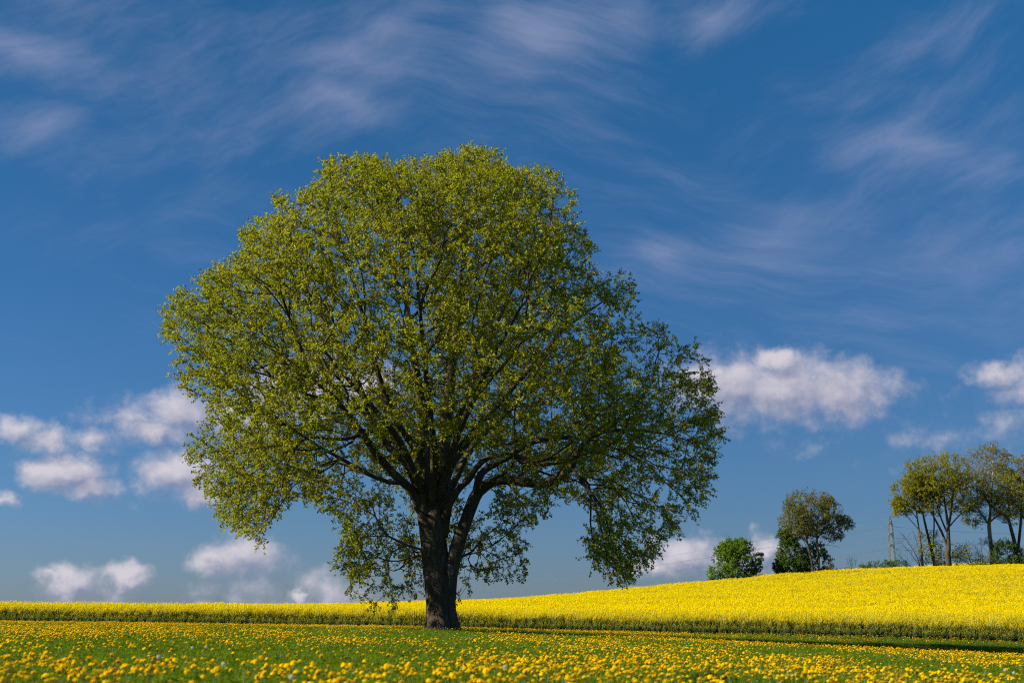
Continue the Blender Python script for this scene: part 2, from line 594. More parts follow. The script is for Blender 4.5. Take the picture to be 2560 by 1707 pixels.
# ------------------------------------------------------------------ trees
def catmull(P, step):
    P = np.asarray(P, dtype=float)
    Q = np.vstack([2 * P[0] - P[1], P, 2 * P[-1] - P[-2]])
    res = []
    for i in range(1, len(Q) - 2):
        p0, p1, p2, p3 = Q[i - 1], Q[i], Q[i + 1], Q[i + 2]
        n = max(1, int(np.linalg.norm(p2[:3] - p1[:3]) / step + .5))
        for t in np.arange(n) / n:
            res.append(.5 * (2 * p1 + (p2 - p0) * t + (2 * p0 - 5 * p1 + 4 * p2 - p3) * t * t + (3 * p1 - p0 - 3 * p2 + p3) * t ** 3))
    res.append(P[-1])
    return np.array(res)


class Tree:
    def __init__(self):
        self.pos, self.par, self.rad, self.limb, self.plen = [], [], [], [], []

    def guide(self, poly, step=.4, first=False):
        """a traced limb: rows of x, y, z, radius; joins the nearest node grown so far"""
        c = catmull(poly, step)
        lid = (max(self.limb) + 1) if self.limb else 0
        par = -1
        if self.pos:
            A = np.array(self.pos)
            par = int(np.argmin(np.sum((A - c[0, :3]) ** 2, 1)))
        for k, row in enumerate(c):
            p = row[:3]
            self.plen.append(0 if par < 0 else self.plen[par] + float(np.linalg.norm(p - self.pos[par])))
            self.pos.append(p)
            self.par.append(par)
            self.rad.append(max(.004, row[3]))
            self.limb.append(lid)
            par = len(self.pos) - 1
        return lid

    def grow(self, pts, bf=.35, tip=.007, ex=2.35, nosprout=0.0, iters=2, skirt=None, skirt_z=0.0, maxlink=1e9):
        """joins scattered points to the limbs: shortest link, weighted against long detours from the root"""
        self.ng = len(self.pos)
        A = np.array(self.pos)
        pl = np.array(self.plen)
        N = len(pts)
        best = np.full(N, 1e9)
        bp = np.zeros(N, dtype=int)
        for j in range(self.ng):
            if (self.limb[j] == 0 or skirt is not None) and A[j, 2] < A[0, 2] + nosprout:
                continue
            d = np.sqrt(np.sum((pts - A[j]) ** 2, 1)) + bf * pl[j]
            k = d < best
            if skirt is not None and A[j, 2] < skirt_z:
                k &= skirt
            best[k] = d[k]
            bp[k] = j
        pos = np.vstack([A, np.zeros((N, 3))])
        par = np.concatenate([np.array(self.par), np.zeros(N, dtype=int)])
        pl = np.concatenate([pl, np.zeros(N)])
        limb = np.concatenate([np.array(self.limb), np.zeros(N, dtype=int)])
        P = pts.copy()
        q = self.ng - 1
        for i in range(N):
            k = int(np.argmin(best))
            p = P[k]
            if np.linalg.norm(p - pos[bp[k]]) > maxlink:
                best[k] = 1e12
                continue
            q += 1
            pos[q] = p
            par[q] = bp[k]
            limb[q] = limb[bp[k]]
            pl[q] = pl[bp[k]] + np.linalg.norm(p - pos[bp[k]])
            best[k] = 1e12
            d = np.sqrt(np.sum((P - p) ** 2, 1)) + bf * pl[q]
            u = (d < best) & (best < 1e11)
            if skirt is not None and skirt[k]:
                u &= skirt
            best[u] = d[u]
            bp[u] = q
        n = q + 1
        pos, par, pl, limb = pos[:n], par[:n], pl[:n], limb[:n]
        acc = np.zeros(n)
        nch = np.zeros(n, dtype=int)
        for i in range(n - 1, 0, -1):
            if nch[i] == 0:
                acc[i] = tip ** ex
            if par[i] >= 0:
                acc[par[i]] += acc[i]
                nch[par[i]] += 1
        r = acc ** (1 / ex)
        r[:self.ng] = np.maximum(np.array(self.rad), np.minimum(r[:self.ng], np.array(self.rad) * 1.25))
        for i in range(self.ng, n):
            r[i] = min(r[i], r[par[i]] * .9)
        self.main = np.full(n, -1)
        bestr = np.zeros(n)
        for i in range(1, n):
            p = par[i]
            if p < 0:
                continue
            w = r[i] + (10 if (i < self.ng and p < self.ng and limb[i] == limb[p]) else 0)
            if w > bestr[p]:
                bestr[p] = w
                self.main[p] = i
        for _ in range(iters):
            new = pos.copy()
            for i in range(self.ng, n):
                c = self.main[i]
                new[i] = (.5 * pos[i] + .25 * pos[par[i]] + .25 * pos[c]) if c >= 0 else pos[i]
            pos = new
        self.P, self.R, self.par_, self.L, self.nch = pos, r, par, limb, nch
        self.D = np.zeros((n, 3))
        k = par >= 0
        dv = pos[k] - pos[par[k]]
        self.D[k] = dv / np.maximum(1e-6, np.linalg.norm(dv, axis=1))[:, None]
        return self

    def tubes(self, limb, minr=0.0, shape=None):
        V, Q = [], []
        n = len(self.P)
        off = 0
        for i in range(n):
            if self.L[i] != limb or self.R[i] < minr:
                continue
            p = self.par_[i]
            if p >= 0 and self.L[p] == limb and self.main[p] == i:
                continue
            ch = [i] if p < 0 else [p, i]
            j = i
            while self.main[j] >= 0 and self.L[self.main[j]] == limb and self.R[self.main[j]] >= minr:
                j = self.main[j]
                ch.append(j)
            if len(ch) < 2:
                continue
            C = self.P[ch]
            R = self.R[ch].copy()
            if p >= 0:
                R[0] = R[1]
            R[-1] *= .6
            mr = R.max()
            sd = 26 if mr > .5 else 14 if mr > .2 else 9 if mr > .08 else 6 if mr > .03 else 4 if mr > .015 else 3
            T = np.gradient(C, axis=0)
            T /= np.maximum(1e-6, np.linalg.norm(T, axis=1))[:, None]
            ref = np.array([.12, .93, .34])
            U = np.cross(T, ref)
            U /= np.maximum(1e-6, np.linalg.norm(U, axis=1))[:, None]
            Wv = np.cross(T, U)
            a = np.arange(sd) * 2 * math.pi / sd
            rr = R[:, None] * np.ones(sd)[None]
            ring = C[:, None] + rr[..., None] * (np.cos(a)[None, :, None] * U[:, None] + np.sin(a)[None, :, None] * Wv[:, None])
            if shape is not None and mr > .05:
                ring = shape(ring, C, R)
            V.append(ring.reshape(-1, 3))
            m = len(ch)
            k = np.arange(sd)
            base = off + np.arange(m - 1)[:, None] * sd
            q = np.stack([base + k, base + (k + 1) % sd, base + sd + (k + 1) % sd, base + sd + k], -1).reshape(-1, 4)
            Q.append(q)
            off += m * sd
        if not V:
            return None
        return np.vstack(V), np.vstack(Q)


def unit(a):
    return a / np.maximum(1e-9, np.linalg.norm(a, axis=-1, keepdims=True))


def twigs_and_leaves(P, D, ctr, n_tw, tw_len, n_leaf, size, r, droop=0.0, keep=None, tintf=None, up=.15):
    """short shoots at each branch tip with leaves set along them; returns twig tubes and leaf faces"""
    n = len(P)
    idx = np.repeat(np.arange(n), n_tw)
    k = len(idx)
    outw = unit(P - ctr)
    d = unit(D[idx] * .45 + outw[idx] * .45 + r.normal(0, .62, (k, 3)) + np.array([0, 0, up]))
    L = r.uniform(tw_len[0], tw_len[1], k)
    a = P[idx]
    mid = a + d * L[:, None] * .5
    d2 = unit(d + np.array([0, 0, -1.0]) * (droop if np.isscalar(droop) else droop[idx][:, None]) + r.normal(0, .25, (k, 3)))
    b = mid + d2 * L[:, None] * .5
    # twigs: three-sided, two segments
    u = unit(np.cross(d, r.normal(0, 1, (k, 3))))
    v = np.cross(d, u)
    rings = []
    for c, w in ((a, .0085), (mid, .006), (b, .0025)):
        for q in range(3):
            an = 2 * math.pi * q / 3
            rings.append(c + (u * math.cos(an) + v * math.sin(an)) * w)
    TV = np.stack(rings, 1).reshape(-1, 3)
    qd = []
    for s in (0, 3):
        for q in range(3):
            qd.append([s + q, s + (q + 1) % 3, s + 3 + (q + 1) % 3, s + 3 + q])
    TQ = (np.arange(k)[:, None, None] * 9 + np.array(qd)[None]).reshape(-1, 4)
    # leaves
    li = np.repeat(np.arange(k), n_leaf)
    m = len(li)
    t = r.uniform(.05, 1.0, m) ** .55
    pos = np.where((t < .5)[:, None], a[li] + (mid - a)[li] * (2 * t)[:, None], mid[li] + (b - mid)[li] * (2 * t - 1)[:, None])
    ax_ = unit(d2[li] * .55 + r.normal(0, .75, (m, 3)) + np.array([0, 0, -.22]))
    pos = pos + ax_ * r.uniform(.015, .05, m)[:, None] * (size[0] / .08)
    nr = unit(r.normal(0, .62, (m, 3)) + np.array([0, 0, .55]) + outw[idx][li] * .35)
    bi = unit(np.cross(nr, ax_))
    nr = np.cross(ax_, bi)
    Ls = r.uniform(size[0], size[1], m)
    Ws = Ls * r.uniform(.78, 1.0, m)
    fold = r.uniform(.08, .3, m)
    p0 = pos
    p2 = pos + ax_ * Ls[:, None] - nr * (Ls * .12)[:, None]
    p1 = pos + ax_ * (Ls * .38)[:, None] + bi * (Ws * .5)[:, None] + nr * (Ws * fold)[:, None]
    p3 = pos + ax_ * (Ls * .38)[:, None] - bi * (Ws * .5)[:, None] + nr * (Ws * fold)[:, None]
    LV = np.stack([p0, p1, p2, p3], 1).reshape(-1, 3)
    e = np.arange(m)[:, None] * 4
    LF = np.stack([e + np.array([0, 1, 2]), e + np.array([0, 2, 3])], 1).reshape(-1, 3)
    tn = r.beta(2.2, 2.2, k)[li] * .5 + r.uniform(0, .42, m)
    if tintf is not None:
        tn = tn + tintf(pos)
    tn = np.clip(tn, 0, .9)
    br = r.uniform(0, 1, m) < .075
    tn[br] = r.uniform(.93, 1.0, br.sum())
    return (TV, TQ), (LV, LF, np.repeat(tn, 2))


# ---- the big linden
TY = 60.0
BASE = at(1104, 1579, TY)
BASE[2] = float(ground(BASE[0], TY))


def pl(rows):
    """traced limb (photo pixels, depth from the trunk in metres, radius in metres) -> metres from the tree's foot"""
    return [tuple(at(px, py, TY + dy) - BASE) + (rr,) for px, py, dy, rr in rows]


big = Tree()
big.guide(pl([(1103, 1590, 0, .70), (1103, 1560, 0, .68), (1101, 1520, 0, .64), (1097, 1470, 0, .62), (1090, 1420, 0, .60), (1084, 1370, 0, .60), (1081, 1325, 0, .56), (1082, 1295, 0, .50), (1084, 1265, .05, .40), (1086, 1235, .1, .26), (1087, 1200, .15, .08)]), .22)
# left stem and middle stem
big.guide(pl([(1066, 1330, -.1, .34), (1060, 1280, -.1, .34), (1058, 1230, -.2, .31), (1061, 1160, -.3, .27), (1064, 1080, -.5, .27), (1052, 1000, -.8, .22), (1036, 900, -1, .17), (1022, 800, -1, .13), (1010, 700, -1, .1), (1000, 600, -1, .07), (990, 500, -1, .03)]))
big.guide(pl([(1102, 1330, .15, .40), (1108, 1270, .2, .39), (1109, 1210, .3, .37), (1107, 1150, .5, .33), (1112, 1080, .7, .31), (1121, 1000, .9, .26), (1131, 900, 1.2, .21), (1142, 800, 1.4, .16), (1152, 700, 1.5, .11), (1166, 600, 1.5, .07), (1172, 480, 1.5, .03)]))
# right limb, fused to the trunk's foot, and its boughs
big.guide(pl([(1122, 1560, -.2, .36), (1122, 1500, -.2, .31), (1126, 1440, -.2, .31), (1135, 1395, -.2, .33), (1150, 1345, -.2, .31), (1166, 1300, -.2, .29), (1180, 1262, -.2, .28), (1196, 1228, -.3, .27), (1218, 1210, -.4, .25), (1250, 1199, -.5, .23), (1300, 1203, -.7, .22), (1355, 1209, -1, .20), (1395, 1194, -1.2, .19), (1428, 1166, -1.4, .17), (1455, 1115, -1.7, .14), (1497, 1082, -2, .11), (1560, 1074, -2.2, .07), (1640, 1080, -2.4, .04), (1720, 1100, -2.5, .02)]))
big.guide(pl([(1430, 1160, -1.4, .12), (1470, 1095, -1.2, .10), (1510, 1064, -.9, .09), (1559, 1040, -.6, .08), (1607, 990, -.4, .06), (1631, 955, -.2, .05), (1640, 900, 0, .03), (1660, 850, 0, .02)]))
big.guide(pl([(1428, 1166, -1.4, .09), (1458, 1208, -1.7, .08), (1497, 1257, -2, .06), (1516, 1300, -2.1, .045), (1530, 1360, -2.1, .02)]))
big.guide(pl([(1188, 1240, -.2, .18), (1202, 1186, .3, .18), (1228, 1165, .6, .16), (1264, 1146, .9, .15), (1330, 1106, 1.3, .13), (1406, 1094, 1.8, .11), (1480, 1100, 2.2, .08), (1560, 1130, 2.6, .05), (1640, 1170, 2.8, .03)]))
big.guide(pl([(1114, 1290, -.4, .17), (1125, 1260, -.6, .16), (1144, 1227, -.8, .15), (1176, 1189, -1.1, .14), (1205, 1154, -1.5, .13), (1242, 1138, -1.9, .11), (1297, 1141, -2.5, .1), (1345, 1159, -2.9, .08), (1410, 1155, -3.4, .06), (1480, 1130, -4, .04), (1560, 1150, -4.2, .02)]))
big.guide(pl([(1114, 1190, .4, .26), (1132, 1150, .7, .24), (1158, 1115, .9, .22), (1190, 1075, 1.1, .2), (1235, 1020, 1.2, .17), (1306, 940, 1.2, .14), (1358, 884, 1, .11), (1400, 832, .8, .09), (1455, 790, .8, .06), (1520, 745, .8, .03)]))
big.guide(pl([(1118, 1100, .7, .17), (1160, 1010, 1.5, .15), (1200, 900, 2.2, .13), (1250, 790, 2.6, .1), (1300, 680, 2.6, .07), (1340, 590, 2.5, .03)]))
# left boughs
big.guide(pl([(1050, 1275, -.2, .22), (1040, 1246, -.3, .21), (1027, 1222, -.5, .2), (991, 1192, -.8, .19), (966, 1164, -1.0, .18), (940, 1135, -1.2, .17), (921, 1106, -1.4, .16), (890, 1060, -1.6, .14), (850, 1012, -1.8, .13), (808, 968, -1.8, .11), (762, 938, -1.8, .1), (712, 911, -1.8, .09), (685, 880, -1.8, .07), (641, 815, -1.8, .05), (560, 770, -1.8, .03), (480, 750, -1.8, .02)]))
big.guide(pl([(1050, 1235, .1, .2), (1038, 1204, .2, .2), (1023, 1170, .4, .19), (998, 1141, .6, .18), (972, 1117, .9, .17), (950, 1088, 1.2, .15), (925, 1040, 1.5, .14), (905, 980, 1.8, .13), (882, 928, 2, .12), (850, 870, 2.2, .1), (800, 790, 2.4, .08), (745, 710, 2.4, .05), (690, 620, 2.4, .03)]))
big.guide(pl([(1055, 1190, -.3, .18), (1042, 1130, -.6, .17), (1022, 1098, -.9, .16), (988, 1048, -1.2, .14), (962, 980, -1.5, .13), (935, 900, -1.8, .11), (910, 800, -2, .09), (882, 700, -2, .07), (850, 600, -2, .05), (830, 480, -2, .03)]))
big.guide(pl([(905, 1085, -1.4, .09), (868, 1097, -2, .08), (829, 1096, -2.5, .075), (775, 1092, -2.8, .07), (752, 1102, -2.9, .06), (728, 1140, -3, .05), (712, 1165, -3, .04), (706, 1215, -3, .03), (690, 1280, -3, .015)]))
big.guide(pl([(780, 1092, -2.8, .05), (700, 1110, -2.6, .045), (620, 1130, -2.4, .035), (540, 1140, -2.2, .02)]))
# boughs towards and away from the viewer
big.guide(pl([(1080, 1255, -.4, .2), (1086, 1140, -2, .17), (1076, 1040, -4.2, .14), (1062, 910, -6.4, .1), (1050, 780, -7.6, .06), (1040, 680, -8, .03)]))
big.guide(pl([(1095, 1240, -.4, .18), (1140, 1100, -2.8, .15), (1190, 985, -5, .12), (1245, 870, -6.8, .08), (1300, 770, -7.6, .04)]))
big.guide(pl([(1055, 1225, -.5, .17), (1000, 1105, -2.8, .14), (925, 1010, -5.2, .11), (850, 925, -7, .08), (790, 850, -7.6, .04)]))
big.guide(pl([(1100, 1270, .6, .22), (1100, 1150, 2.4, .18), (1110, 1040, 4.6, .15), (1120, 900, 6.6, .11), (1130, 780, 7.8, .06), (1120, 680, 8.2, .03)]))
big.guide(pl([(1110, 1260, .6, .18), (1180, 1120, 3, .15), (1270, 1030, 5.2, .11), (1360, 950, 6.8, .07), (1420, 880, 7.4, .03)]))
big.guide(pl([(1060, 1250, .5, .18), (1000, 1120, 3, .15), (915, 1040, 5.2, .11), (830, 960, 6.8, .07), (770, 880, 7.4, .03)]))

OUTL = [(600, 1240), (520, 1197), (508, 1165), (470, 1110), (440, 1080), (446, 1008), (478, 985), (450, 925), (412, 882), (408, 840), (380, 775), (384, 708), (430, 662), (482, 640),
        (512, 612), (566, 590), (560, 532), (624, 505), (642, 460), (690, 457), (735, 420), (742, 384), (800, 370), (850, 357), (895, 390), (930, 378), (1010, 372),
        (1080, 347), (1140, 362), (1182, 394), (1246, 390), (1300, 432), (1332, 470), (1308, 520), (1350, 552), (1362, 605), (1402, 615), (1452, 662), (1450, 720),
        (1530, 760), (1602, 800), (1634, 880), (1640, 950), (1655, 1000), (1632, 1050), (1628, 1110), (1592, 1180), (1532, 1232), (1470, 1302), (1425, 1338), (1378, 1302),
        (1322, 1280), (1332, 1222), (1380, 1196), (1350, 1150), (1270, 1135), (1252, 1178), (1196, 1216), (1204, 1310), (1150, 1372), (1068, 1388), (960, 1392), (905, 1398), (832, 1388),
        (800, 1345), (778, 1290), (790, 1222), (735, 1160), (700, 1135), (652, 1150), (632, 1185), (628, 1232)]
OUTL = np.array(OUTL) * S


def inside(px, py, poly):
    r = np.zeros(len(px), dtype=bool)
    j = len(poly) - 1
    for i in range(len(poly)):
        xi, yi = poly[i]
        xj, yj = poly[j]
        c = ((yi > py) != (yj > py)) & (px < (xj - xi) * (py - yi) / (yj - yi + 1e-9) + xi)
        r ^= c
        j = i
    return r


def crown_points(n, r):
    got = []
    tot = 0
    while tot < n:
        q = np.stack([r.uniform(-14, 14.5, 60000), r.uniform(-11, 11, 60000), r.uniform(.8, 23.2, 60000)], -1)
        px, py = project(q + BASE)
        ok = inside(px, py, OUTL)
        q, px, py = q[ok], px[ok], py[ok]
        X, Y, Z = q.T
        e = np.clip(1 - np.abs((X - .3) / 13.6) ** 2.3 - np.abs((Z - 12) / 11.6) ** 2.3, 0, 1)
        lim = np.maximum(10.4 * np.sqrt(e), 2.3)
        low = smooth(8.6, 5.6, Z)
        lim = lim * (1 - low) + low * np.clip(5.6 - .12 * np.abs(X), 2.6, 5)
        rho = np.abs(Y) / lim
        ok = rho < 1
        # nothing hanging in front of the trunk
        ok &= ~((py > 1085 * S) & (np.abs(px - 1090) < 95) & (Y < .9))
        ok &= ~((py > 1040 * S) & (np.abs(px - 1080) < 170) & (Y < -2.2))
        # sparse skirt of shoots round the stem
        skirt = (Z < 6.2) & (np.abs(X - .3) < 6)
        ok &= ~(skirt & (np.hypot(X, Y) < .9))
        # clumps and gaps
        nz = vnoise3(q, 1.9, 3)
        nz2 = vnoise3(q, 4.2, 31)
        right = smooth(2.0, 9.0, X) * smooth(14, 9, Z)
        dens = .30 + .70 * np.maximum(rho ** 1.6, np.sqrt(X * X / 170 + (Z - 12) ** 2 / 130) ** 2.2)
        dens = dens * (1 - .18 * right)
        dens = np.where(skirt, np.where(X < 0, .95, .70), dens)
        dens = np.where((py > 900) & (np.abs(px - 1090) < 300) & (Y < -1.5), dens * .55, dens)
        gap = smooth(.40, .53, nz * .65 + nz2 * .35)
        lobe = smooth(-4.5, -6.5, X) * smooth(9.0, 7.5, Z)          # the heavy bough hanging low on the left
        lobe = np.maximum(lobe, .55 * smooth(6.0, 9.0, X) * smooth(13.5, 11, Z))
        dens = np.maximum(dens, lobe) * np.maximum(gap, .6 * lobe)
        ok &= r.uniform(0, 1, len(X)) < dens
        got.append(q[ok])
        tot += ok.sum()
    return np.vstack(got)[:n]


rt = np.random.default_rng(11)
pts = crown_points(8300, rt)
is_skirt = (pts[:, 2] < 6.4) & (np.abs(pts[:, 0] - .3) < 6.2)
big.grow(pts, bf=.30, tip=.0125, maxlink=2.3, nosprout=2.5, skirt=is_skirt, skirt_z=5.6)


def trunk_shape(ring, C, R):
    """furrows, root flare and lumps on the thick wood"""
    d = ring - C[:, None]
    z = ring[..., 2]
    an = np.arctan2(d[..., 1], d[..., 0])
    big_ = np.clip(R[:, None] / .4, 0, 1)
    fur = .045 * np.sin(an * 11 + 2.4 * np.sin(z * .9)) + .03 * np.sin(an * 23 + z * 1.7) + .05 * np.sin(an * 3 + z * .8)
    flare = 1 + np.exp(-np.clip(z, 0, None) / .34) * (.22 + .20 * np.cos(an * 5 + .6))
    nz = (vnoise(an * 2.5 + 7, z * 2.2, 3) - .5) * .12
    return C[:, None] + d * ((1 + big_ * (fur + nz)) * np.where(z < 2.5, flare, 1.0))[..., None]


tree = thing('linden_tree', 'huge spreading broad-crowned tree in fresh spring leaf with a forked trunk', 'tree', BASE)
limb_ids = sorted(set(big.L.tolist()))
tw = big.R < .03
tips = np.where((np.arange(len(big.P)) >= big.ng) & tw)[0]
low = big.P[tips][:, 2] < 6.0
ctr = np.array([0, 0, 8.5])


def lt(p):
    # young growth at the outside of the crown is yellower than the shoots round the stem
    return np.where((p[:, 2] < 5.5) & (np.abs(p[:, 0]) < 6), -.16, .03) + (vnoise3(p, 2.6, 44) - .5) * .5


(TV, TQ), (LV, LF, LT) = twigs_and_leaves(big.P[tips], big.D[tips], ctr, 5, (.28, .68), 14, (.060, .106), rt,
                                           droop=np.where(low, .55, .3), tintf=lt)
trunk = obj('trunk', mesh_np('trunk', *big.tubes(0, .05, trunk_shape), M['linden_bark'], smooth=True), tree)
for lid in limb_ids[1:]:
    t = big.tubes(lid, 0.0, trunk_shape)
    if t is not None:
        obj('limb', mesh_np('limb', *t, M['linden_bark'], smooth=True), tree)
t = big.tubes(0, 0.0)
sh = [i for i in range(len(big.P)) if big.L[i] == 0 and i >= big.ng]
keepL = big.L.copy()
for i in sh:
    big.L[i] = 999
t = big.tubes(999, 0.0)
if t is not None:
    obj('stem_shoots', mesh_np('stem_shoots', *t, M['twig'], smooth=True), tree)
big.L = keepL
obj('twigs', mesh_np('twigs', TV, TQ, M['twig']), tree)['kind'] = 'stuff'
crown = obj('crown', mesh_np('crown', LV, LF, M['linden'], LT), tree)
crown['kind'] = 'stuff'
crown['label'] = 'fresh yellow-green spring leaves'


def oval_patch(c, w, h, nrm, bulge, mat, name, parent):
    c = np.array(c)
    nrm = unit(np.array(nrm, dtype=float))
    u = unit(np.cross(np.array([0, 0, 1.0]), nrm))
    v = np.cross(nrm, u)
    G_ = Geo()
    rows = []
    for s_, b_ in ((0, bulge * .3), (.55, bulge * .4), (.85, bulge), (1.0, bulge * .9), (1.12, -.05)):
        rows.append([c + u * w * s_ * math.cos(a) + v * h * s_ * math.sin(a) + nrm * b_ for a in np.arange(14) * 2 * math.pi / 14])
    for a, b in zip(rows[:-1], rows[1:]):
        for k in range(14):
            G_.quad(a[k], a[(k + 1) % 14], b[(k + 1) % 14], b[k])
    return obj(name, G_.mesh(name, [mat]), parent)


sc_ = np.array(at(1127, 1424, TY - .55)) - BASE
p = oval_patch(sc_, .13, .25, (.12, -1, .1), .03, M['scar'], 'branch_scar', tree)
p['label'] = 'pale healed oval scar where a branch was cut'
kn = np.array(at(1068, 1287, TY - .5)) - BASE
p = oval_patch(kn, .07, .07, (-.1, -1, 0), .03, M['hole'], 'knot_hole', tree)
p['label'] = 'dark round knot hole'


# ---- trees and bushes along the hill top
def ell_points(ells, n, r, shell=.55):
    """points through a union of ellipsoids (cx, cy, cz, rx, ry, rz, weight), denser towards the outside"""
    w = np.array([e[6] for e in ells], dtype=float)
    w /= w.sum()
    res = []
    for e, k in zip(ells, (w * n).astype(int)):
        m = 0
        while m < k:
            q = r.uniform(-1, 1, (k * 4, 3))
            d = np.sum(q * q, 1)
            q = q[(d < 1) & (r.uniform(0, 1, len(q)) < (1 - shell) + shell * d)]
            P_ = q * np.array(e[3:6]) + np.array(e[:3])
            nz = vnoise3(P_ + 50, 1.4, int(abs(e[0]) * 10) + 1)
            P_ = P_[r.uniform(0, 1, len(P_)) < smooth(.34, .56, nz)]
            P_ = P_[P_[:, 2] > .15][:k - m]
            res.append(P_)
            m += len(P_)
    return np.vstack(res)


def hill_tree(name, label, cat, base_px, Y, guides, ells, n, leaf, bark, r, n_tw=3, tw_len=(.3, .8), n_leaf=6, size=(.14, .24), bf=.3,
              group=None, zs=1.0, tip=.012, bare=False, fine=True, up=.15, frac=1.0):
    guides = [[(a, b, c * zs, d) for a, b, c, d in gd] for gd in guides]
    ells = [(e[0], e[1], e[2] * zs, e[3], e[4], e[5] * zs, e[6]) for e in ells]
    if not bare:
        size = (size[0] * .72, size[1] * .72)
        n_leaf = int(n_leaf * 1.35)
    bx = (base_px - 1280) / F * (Y * .978 + 1.6)
    by = Y
    root = thing(name, label, cat, (bx, by, float(ground(bx, by)) - .03), group)
    T = Tree()
    for gd in guides:
        T.guide(gd, .6)
    pts_ = ell_points(ells, n, r)
    T.grow(pts_, bf=bf, tip=tip, nosprout=.3)
    lids = sorted(set(T.L.tolist()))

    def sh_(ring, C, R):
        d = ring - C[:, None]
        z = ring[..., 2]
        return C[:, None] + d * (1 + np.exp(-np.clip(z, 0, None) / .3) * .35)[..., None]
    for k, lid in enumerate(lids):
        t_ = T.tubes(lid, 0.0, sh_ if k == 0 else None)
        if t_ is not None:
            obj('trunk' if k == 0 else 'limb', mesh_np(name + '_wood', *t_, bark, smooth=True), root)
    tp = np.where((np.arange(len(T.P)) >= T.ng) & (T.R < .05))[0]
    c_ = T.P[tp].mean(0) * np.array([1, 1, .7])
    (tv, tq), (lv, lf, ltn) = twigs_and_leaves(T.P[tp], T.D[tp], c_, n_tw, tw_len, int(n_leaf * 1.45), size, r, .1, up=up)
    if fine:
        obj('twigs', mesh_np(name + '_twigs', tv, tq, bark), root)['kind'] = 'stuff'
    if not bare:
        if frac < 1:
            kp = np.repeat(r.uniform(0, 1, len(lf) // 2) < frac, 2)
            lf, ltn = lf[kp], ltn[kp]
        obj('crown', mesh_np(name + '_crown', lv, lf, leaf, ltn), root)['kind'] = 'stuff'
    return root


rh = np.random.default_rng(23)
HG = 'trees along the hill top'
# round bright green tree standing alone
hill_tree('field_maple', 'round dense bright green tree standing alone at the edge of the rape field', 'tree', 1843, 226,
          [[(0, 0, -.3, .22), (0, 0, 1.2, .18), (.2, 0, 3, .12), (0, .2, 5.5, .05)], [(0, 0, .8, .12), (-1.6, -.4, 2.6, .08), (-3, -.6, 4.4, .03)], [(0, 0, .9, .12), (1.7, .3, 2.8, .08), (3, .3, 4.6, .03)]],
          [(.1, 0, 4.6, 4.3, 3.8, 3.5, 1.0), (-.1, -.4, 6.0, 3.0, 2.6, 2.1, .35), (-3.0, 0, 2.2, 1.9, 2, 1.9, .22), (2.3, 0, 1.6, 2.1, 2, 1.5, .16)], 1000, M['maple'], M['grey_bark'], rh, 4, (.25, .6), 8, (.14, .24))
hill_tree('bare_shrub', 'leafless twiggy shrub poking out behind the round green tree', 'shrub', 1838, 230,
          [[(0, 0, -.2, .1), (-.5, 0, 4, .05), (-1, 0, 8.5, .02)], [(0, 0, 0, .09), (2, 0, 3.5, .05), (3.8, 0, 6.6, .02)]],
          [(-1.2, 0, 8.2, 1.3, .8, 1.3, 1), (3.7, 0, 6.2, 1.1, .7, 1.2, .8)], 70, M['olive'], M['grey_bark'], rh, 3, (.3, .8), 2, bare=True)
# tall tree with two stems
hill_tree('twin_stem_tree', 'tall thinly leaved olive tree on two slender stems above a green thicket', 'tree', 2036, 225,
          [[(-.1, 0, -.3, .22), (-.35, 0, 3, .2), (-.9, 0, 6, .17), (-1.3, 0, 8.5, .13), (-1.6, 0, 12, .07), (-1.8, 0, 14.5, .03)],
           [(.9, .2, -.3, .2), (.9, .2, 3, .18), (.75, .1, 6.5, .16), (.8, 0, 9, .12), (1.4, 0, 12, .07), (1.6, 0, 14.5, .03)],
           [(.8, .1, 7, .1), (2.4, 0, 9, .07), (4.2, 0, 10.2, .03)], [(-.9, 0, 6.2, .1), (-2.6, .3, 8.4, .06), (-4, .3, 10, .03)],
           [(-.4, 0, 3.6, .07), (-1.2, -.4, 5.5, .05), (-2.0, -.4, 8, .02)], [(.8, 0, 5.8, .05), (2.4, 0, 6, .035), (4.6, 0, 5.6, .015)]],
          [(-.3, 0, 12.2, 4.4, 3.6, 3.5, 1), (1.5, 0, 11, 4.2, 3.4, 3.2, .8), (-2.4, 0, 10.0, 3.2, 3, 3.2, .7), (4.1, 0, 9.3, 2.8, 2, 1.8, .5), (3.5, 0, 7.6, 1.8, 1.4, 1.0, .2), (.2, 0, 9.2, 3.2, 2.6, 2.0, .5)],
          1650, M['olive'], M['grey_bark'], rh, 3, (.3, .8), 6, (.13, .22), frac=.86)
hill_tree('thicket', 'dense dark green leafy thicket round the feet of the two-stemmed tree', 'shrub', 1996, 227,
          [[(0, 0, -.3, .15), (-.2, 0, 3, .1), (-.3, 0, 6.5, .04)], [(0, 0, 0, .12), (-2, 0, 2.4, .06), (-2.6, 0, 4.6, .03)], [(0, 0, 0, .12), (2, 0, 2.4, .06), (3, 0, 4.6, .03)]],
          [(-.4, 0, 4.6, 3.2, 2.2, 4.0, 1), (-1.9, -.3, 2.6, 2.2, 2, 2.4, .55), (2.6, .6, 3.6, 2.8, 2, 3.7, .75), (-.4, 0, 7.6, 3.0, 1.8, 2.0, .45)], 1050, M['ivy'], M['grey_bark'], rh, 4, (.25, .6), 7, (.15, .25))
